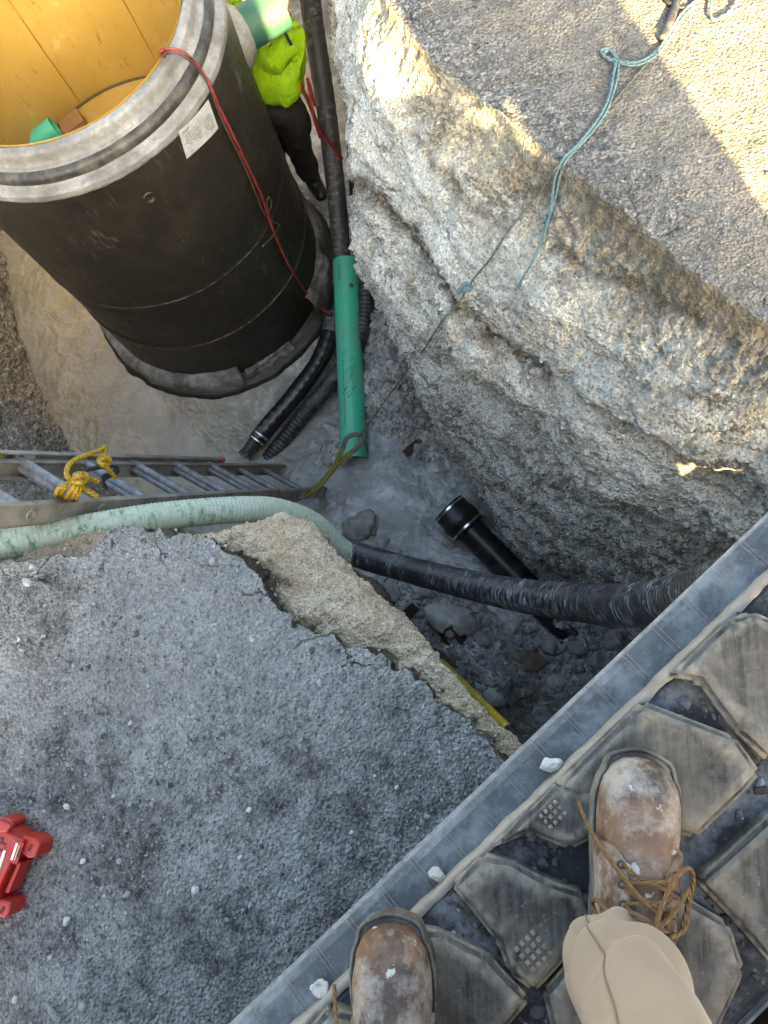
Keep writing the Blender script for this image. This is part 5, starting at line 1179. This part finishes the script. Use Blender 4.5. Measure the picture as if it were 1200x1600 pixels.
# cracked toe of the left boot
def trouser_mat():
    t = NT('tan_cotton'); v = t.pos(); n1 = t.noise(6, 4, .6, v)
    c = t.ramp(n1, [(.3, (.25, .182, .125)), (.7, (.31, .232, .163))])
    wv = t.math('MULTIPLY', t.math('SINE', t.math('MULTIPLY', t.sep()[0], 2600)), t.math('SINE', t.math('MULTIPLY', t.sep()[2], 2600)))
    return t.set(c, .9, t.bump(t.math('ADD', t.math('MULTIPLY', wv, .2), t.noise(400, 2, .5, v)), .12, .001), Sheen_Weight=.2)
M_TAN = trouser_mat(); M_STITCH = plain('trouser_thread', (.19, .135, .09), .9)
def leg(pts, rad, hem_seed, name='trouser_leg'):
    P_ = crom(np.array([p[:] for p in pts]), 34); R_ = crom(np.array(rad, float)[:, None], 34)[:, 0]; n = len(P_); seg = 240
    T_ = np.gradient(P_, axis=0); T_ /= np.linalg.norm(T_, axis=1)[:, None]; T_[:3] = T_[3]; Tp = np.pad(T_, ((70, 70), (0, 0)), mode='edge'); T_ = np.stack([np.convolve(Tp[:, k], np.ones(141)/141, 'valid') for k in range(3)], 1); T_ /= np.linalg.norm(T_, axis=1)[:, None]; X_ = np.array([1.0, 0, 0]); V = []; s = np.linspace(0, 1, n)
    aa = np.linspace(0, 2*math.pi, seg, endpoint=False); dd = s*len(pts)
    A2, D2 = np.meshgrid(aa, dd); A2 = A2.T.T; FOLD = np.zeros((n, seg)); wob = .006*noise3(np.stack([A2.ravel()*.9, D2.ravel()*1.1, A2.ravel()*0+hem_seed], 1), 1.3, 8).reshape(n, seg)
    for (a0, d0), (a1, d1), amp, w in (((2.95, 1.35), (1.85, .66), .012, .0085), ((2.35, 1.10), (.75, .84), .011, .0080), ((3.1, 2.1), (1.7, 1.12), .010, .011), ((1.6, 1.3), (.2, 1.9), .009, .012), ((2.4, 2.9), (1.2, 1.9), .008, .014), ((5.0, 1.2), (4.0, .8), .010, .010)):
        X, Y = A2*.065, D2*.075+wob; x0, y0, x1, y1 = a0*.065, d0*.075, a1*.065, d1*.075; L2 = (x1-x0)**2+(y1-y0)**2
        t_ = np.clip(((X-x0)*(x1-x0)+(Y-y0)*(y1-y0))/L2, -.15, 1.15); sd_ = ((X-x0)*(y1-y0)-(Y-y0)*(x1-x0))/math.sqrt(L2); along = np.hypot(X-x0-t_*(x1-x0), Y-y0-t_*(y1-y0))
        env = np.sin(np.clip((t_+.15)/1.3, 0, 1)*math.pi)**.7
        FOLD += 1.0*env*amp*(1/(1+(along/(1.15*w))**2)-.75*np.exp(-((along-2.4*w)/(1.5*w))**2)-.12)*np.exp(-(along/(6*w))**2)
    FOLD *= sstep(.10, .70, dd)[:, None]
    FOLD += .006*np.exp(-((A2-2.9)*.065/.05)**2-((D2-1.25)*.075/.04)**2)
    for i in range(n):
        y_ = np.cross(T_[i], X_); y_ /= np.linalg.norm(y_); x_ = np.cross(y_, T_[i])
        for a in np.linspace(0, 2*math.pi, seg, endpoint=False):
            fold = 0
            d = s[i]*len(pts)
            # crescent folds stacking above the hem, strongest in front
            fold = FOLD[i, int(round(a/(2*math.pi)*seg)) % seg]-.0022*math.exp(-((d-.27)/.03)**2)        # folds and stitched hem
            r = R_[i]+fold
            V.append(P_[i]+r*(math.cos(a)*x_*1.0+math.sin(a)*y_*1.0))
    V = np.array(V); V += (.003*fbm(V, 6, 2, hem_seed))[:, None]*np.array([1, 1, .3])
    me = mesh_np(name, V, grid_faces(n, seg)[:0] if False else np.stack([
        (np.arange(n-1)[:, None]*seg+np.arange(seg)[None, :]), (np.arange(n-1)[:, None]*seg+(np.arange(seg)[None, :]+1) % seg),
        ((np.arange(n-1)[:, None]+1)*seg+(np.arange(seg)[None, :]+1) % seg), ((np.arange(n-1)[:, None]+1)*seg+np.arange(seg)[None, :])], -1).reshape(-1, 4))
    bm = bmesh.new(); bm.from_mesh(me); bmesh.ops.recalc_face_normals(bm, faces=bm.faces); bm.to_mesh(me); bm.free()
    me.polygons.foreach_set('use_smooth', np.full(len(me.polygons), True))
    lg = obj(name, me, M_TAN, person); G = V.reshape(n, seg, 3); k0 = int(n*.30/len(pts))
    for kk_ in (k0, k0+2):
        ring_ = [G[kk_, j]+(G[kk_, j]-P_[kk_])*.012 for j in list(range(0, seg, 4))+[0]]
        obj('hem_stitch', tube_mesh('hem_stitch', ring_, .0007, 6, .004, smooth=2), M_STITCH, lg)
    js = int(seg*.36)
    obj('side_seam', tube_mesh('side_seam', [G[i, js]+(G[i, js]-P_[i])*.010 for i in range(2, n-40, 4)], .0011, 6, .006, smooth=2), M_STITCH, lg)
    return lg, P_, R_
rp_ = [W(984, 1494, .895), W(974, 1528, .955), W(1000, 1590, 1.04), W(1045, 1720, 1.15), W(1105, 1900, 1.28)]
rleg, RP, RR = leg([*rp_, Vector((.13, -.40, 1.66))], [.053, .060, .057, .058, .064, .09], 4)
hem = [RP[1]+(.066)*np.array([math.cos(a), math.sin(a)*.98, -.1*math.sin(a)]) for a in np.linspace(0, 2*math.pi, 40)]
llp = [W(630, 1730, .895), W(625, 1790, .96), W(600, 1880, 1.06), W(560, 1990, 1.16), W(520, 2120, 1.28)]
leg([*llp, Vector((-.03, -.44, 1.66))], [.064, .074, .076, .080, .086, .10], 9)
hips = [(.05, -.43, 1.66), (.13, -.42, 1.62), (-.03, -.44, 1.62), (.05, -.44, 1.78)]
M_SKIN = plain('skin', (.42, .25, .17), .5, .1); M_SHIRT = plain('grey_shirt', (.16, .17, .19), .85)
bv = [(.05, -.44, 1.68), (.05, -.46, 1.90), (.05, -.46, 2.12), (.05, -.44, 2.26), (.05, -.40, 2.34), (.05, -.36, 2.46),
      (.22, -.45, 2.20), (.30, -.42, 1.98), (.16, -.22, 1.93), (-.12, -.45, 2.20), (-.20, -.42, 1.98), (-.06, -.22, 1.93),
      (.13, -.42, 1.60), tuple(rp_[3]), tuple(rp_[0]), (-.03, -.44, 1.60), tuple(llp[3]), tuple(llp[0])]
be = [(0, 1), (1, 2), (2, 3), (3, 4), (4, 5), (2, 6), (6, 7), (7, 8), (2, 9), (9, 10), (10, 11), (0, 12), (12, 13), (13, 14), (0, 15), (15, 16), (16, 17)]
brd = [(.12, .09), (.13, .09), (.15, .10), .07, .06, .10, .05, .04, .035, .05, .04, .035, .05, .03, .022, .05, .03, .022]
obj('body', skin_mesh('body', bv, be, brd), M_SKIN, person)
obj('trouser_seat', skin_mesh('trouser_seat', [(.05, -.44, 1.74), (.05, -.44, 1.64), (.13, -.42, 1.58), (-.03, -.44, 1.58)], [(0, 1), (1, 2), (1, 3)], [(.17, .13), (.17, .13), .105, .105]), M_TAN, person)
obj('shirt', skin_mesh('shirt', [(.05, -.44, 1.72), *bv[1:4], *[bv[i] for i in (6, 7, 9, 10)]], [(0, 1), (1, 2), (2, 3), (2, 4), (4, 5), (2, 6), (6, 7)], [(.17, .13), (.165, .115), (.185, .125), .08, .075, .062, .075, .062]), M_SHIRT, person)

# ================================================================== worker in the pit
wk = thing('person', 'worker in yellow-green high-visibility shirt and dark trousers behind the manhole', 'person')
f1, f2 = W(490, 287, -2.27), W(455, 275, -2.27)
k1 = W(464, 222, -1.82); hp = W(432, 160, -1.36); k2 = hp.lerp(f2, .5)+Vector((-.08, .0, 0)); waist = W(434, 130, -1.24); chest = W(440, 84, -1.06); neck = W(432, 24, -.88); head = W(424, -20, -.72)
shr = W(456, 52, -.96); elr = W(430, 74, -1.05)+Vector((.02, -.10, 0)); har = W(398, 96, -1.12); shl = W(412, 30, -.95); ell = W(388, 40, -1.08)+Vector((-.1, .2, 0)); hal = ell+Vector((-.1, .1, .15))
hipr = hp+Vector((.08, -.02, -.04)); hipl = hp+Vector((-.10, .04, -.04))
bv = [hp, waist, chest, neck, head, shr, elr, har, shl, ell, hal, hipr, k1, f1+Vector((0, 0, .06)), hipl, k2, f2+Vector((-.1, .1, .06))]
be = [(0, 1), (1, 2), (2, 3), (3, 4), (2, 5), (5, 6), (6, 7), (2, 8), (8, 9), (9, 10), (0, 11), (11, 12), (12, 13), (0, 14), (14, 15), (15, 16)]
obj('body', skin_mesh('body', [tuple(v) for v in bv], be, [.07, .06, .06, .05, .10, .03, .025, .03, .03, .025, .03, .04, .03, .03, .04, .03, .03]), M_SKIN, wk)
def hivis():
    t = NT('high_vis'); v = t.pos(); n1 = t.noise(12, 5, .65, v, .6)
    c = t.ramp(n1, [(.3, (.20, .37, .008)), (.6, (.29, .52, .010))]); c = t.mix(t.ramp(t.noise(30, 5, .7, v), [(.62, 0), (.75, .4)]), c, (.14, .16, .04, 1))
    return t.set(c, .8, t.bump(t.math('ADD', n1, t.noise(24, 3, .6, t.map((1, 1, .35), v))), .7, .03))
obj('shirt', skin_mesh('shirt', sub=4, root=0, verts=[tuple(v) for v in (waist+Vector((0, 0, -.07)), waist+Vector((0, 0, .06)), chest, neck+Vector((0, 0, -.05)), shr, elr, har.lerp(elr, .05), shl, ell)], edges=[(0, 1), (1, 2), (2, 3), (2, 4), (4, 5), (5, 6), (2, 7), (7, 8)], radii=[.165, .155, .16, .075, .085, .074, .058, .085, .068]), hivis(), wk)
M_TRS = plain('dark_trousers', (.020, .017, .017), .85, .3, 20)
obj('trousers', skin_mesh('trousers', [tuple(v) for v in (hp+Vector((0, 0, .10)), hp, hipr, k1, f1.lerp(k1, .12), hipl, k2, bv[16].lerp(k2, .1))], [(0, 1), (1, 2), (2, 3), (3, 4), (1, 5), (5, 6), (6, 7)], [.150, .150, .112, .092, .074, .112, .09, .07], sub=4), M_TRS, wk)
for f, kx in ((f1, .0), (f2+Vector((-.1, .1, 0)), 0)):
    obj('boot', skin_mesh('boot', [tuple(f+Vector((0, 0, .13))), tuple(f+Vector((0, 0, .02))), tuple(f+Vector((.05, -.07, .0))), tuple(f+Vector((.08, -.14, -.015)))], [(0, 1), (1, 2), (2, 3)], [.058, .062, .052, .042]), M_BLACKP, wk)
obj('hard_hat', (lambda m: (m.transform(Matrix.Translation(head+Vector((0, 0, .05)))), m)[1])(lathe_mesh('hard_hat', [(.165, -.005), (.135, .0), (.13, .05), (.10, .11), (.04, .135), (.001, .138)], 40)), plain('hat_white', (.7, .7, .68), .35), wk)
M_HAIR = plain('hair', (.02, .015, .012), .7)
strap = tube_mesh('tool_strap', [W(438, 34, -.84), W(446, 52, -.86), W(455, 70, -.92)], .008, 8, .01); obj('tool_strap', strap, M_STRAP, wk)

def crumple(o, amp, f, seed):
    me = o.data; n = len(me.vertices); V = np.zeros(n*3, np.float32); me.vertices.foreach_get('co', V); V = V.reshape(-1, 3).astype(float)
    N = np.array([v.normal[:] for v in me.vertices]); k = amp*(fbm(V*np.array([1, 1, .45]), f, 3, seed)+.6*billow(V*np.array([1, 1, .6]), f*1.3, 1, seed+3))
    me.vertices.foreach_set('co', (V+N*k[:, None]).astype(np.float32).ravel()); me.update()
for c_ in wk.children:
    if c_.name.startswith('shirt'): crumple(c_, .016, 9, 4)
    if c_.name.startswith('trousers'): crumple(c_, .014, 8, 7)

# ================================================================== red battery on the asphalt
M_RED = plain('red_plastic', (.44, .022, .013), .38, .12, 12, .12, 0, (.42, .12, .09), .35, 14)
bt = thing('battery_pack', 'red plastic battery pack with corner bumpers on the asphalt at the left edge', 'battery')
gz0 = float(ground_z(np.array([[W(20, 1350, 0).x, W(20, 1350, 0).y]]))[0])
def rp3(poly, z): return [W(x, y, z) for x, y in poly]
HB = .075
obj('casing', prism_mesh('casing', rp3([(-120, 1330), (-85, 1288), (-20, 1283), (4, 1281), (24, 1288), (44, 1302), (56, 1306), (46, 1326), (38, 1336), (16, 1385), (12, 1400), (2, 1422), (-30, 1432), (-100, 1420)], .03), gz0, HB, .006, 3, .97), M_RED, bt)
obj('top_rib', prism_mesh('top_rib', rp3([(-60, 1295), (4, 1280), (22, 1288), (14, 1300), (-10, 1298), (-50, 1312)], HB), HB-.01, HB+.012, .004), M_RED, bt)
obj('side_ridge', prism_mesh('side_ridge', rp3([(38, 1342), (44, 1344), (24, 1392), (17, 1390)], .03), gz0+.01, .058, .004), M_RED, bt)
for poly in ([(46, 1300), (70, 1306), (76, 1314), (68, 1336), (56, 1338), (44, 1328)], [(12, 1398), (30, 1404), (30, 1416), (22, 1430), (8, 1428), (4, 1416)], [(0, 1276), (20, 1272), (34, 1280), (28, 1290), (4, 1286)]):
    cb = obj('corner_bumper', prism_mesh('corner_bumper', rp3(poly, .03), gz0, .064, .006, 3, .95), M_RED, bt)
    c = sum((Vector(p) for p in rp3(poly, .03)), Vector())/len(poly)
    obj('bumper_slot', box_mesh('bumper_slot', (.016, .007, .004), .001, frame((c.x, c.y, .0645), (.5, .9, 0))), plain('slot_dark', (.10, .008, .006), .6), cb)
lx, ly = W(30, 1318, HB), W(20, 1348, HB)
lab = obj('label_plate', box_mesh('label_plate', (.052, .022, .0012), .0003, frame(W(26, 1332, HB+.001), lx-ly)), plain('label_red', (.42, .02, .02), .4), bt)
dx = (lx-ly).normalized(); dy = Vector((0, 0, 1)).cross(dx)
for k, (o1, L, wd, cl) in enumerate(((-.007, .040, .006, (.75, .75, .72)), (.001, .036, .002, (.7, .55, .3)), (.006, .022, .004, (.03, .03, .03)))):
    obj('label_line', box_mesh('label_line', (L, wd, .0008), 0, frame(W(26, 1332, HB+.0022)-dy*o1*(1), dx)), plain('label_line%d' % k, cl, .4), lab)
tm = text_mesh('marker_writing', 'J.P', .034); tm.transform(frame(W(3, 1320, HB+.0015), lx-ly)); obj('marker_writing', tm, plain('marker_ink', (.02, .015, .015), .5), bt)
obj('label_line', box_mesh('label_line', (.05, .008, .0012), 0, frame(W(2, 1345, HB+.0012), dx)), plain('label_white', (.65, .65, .62), .4), bt)
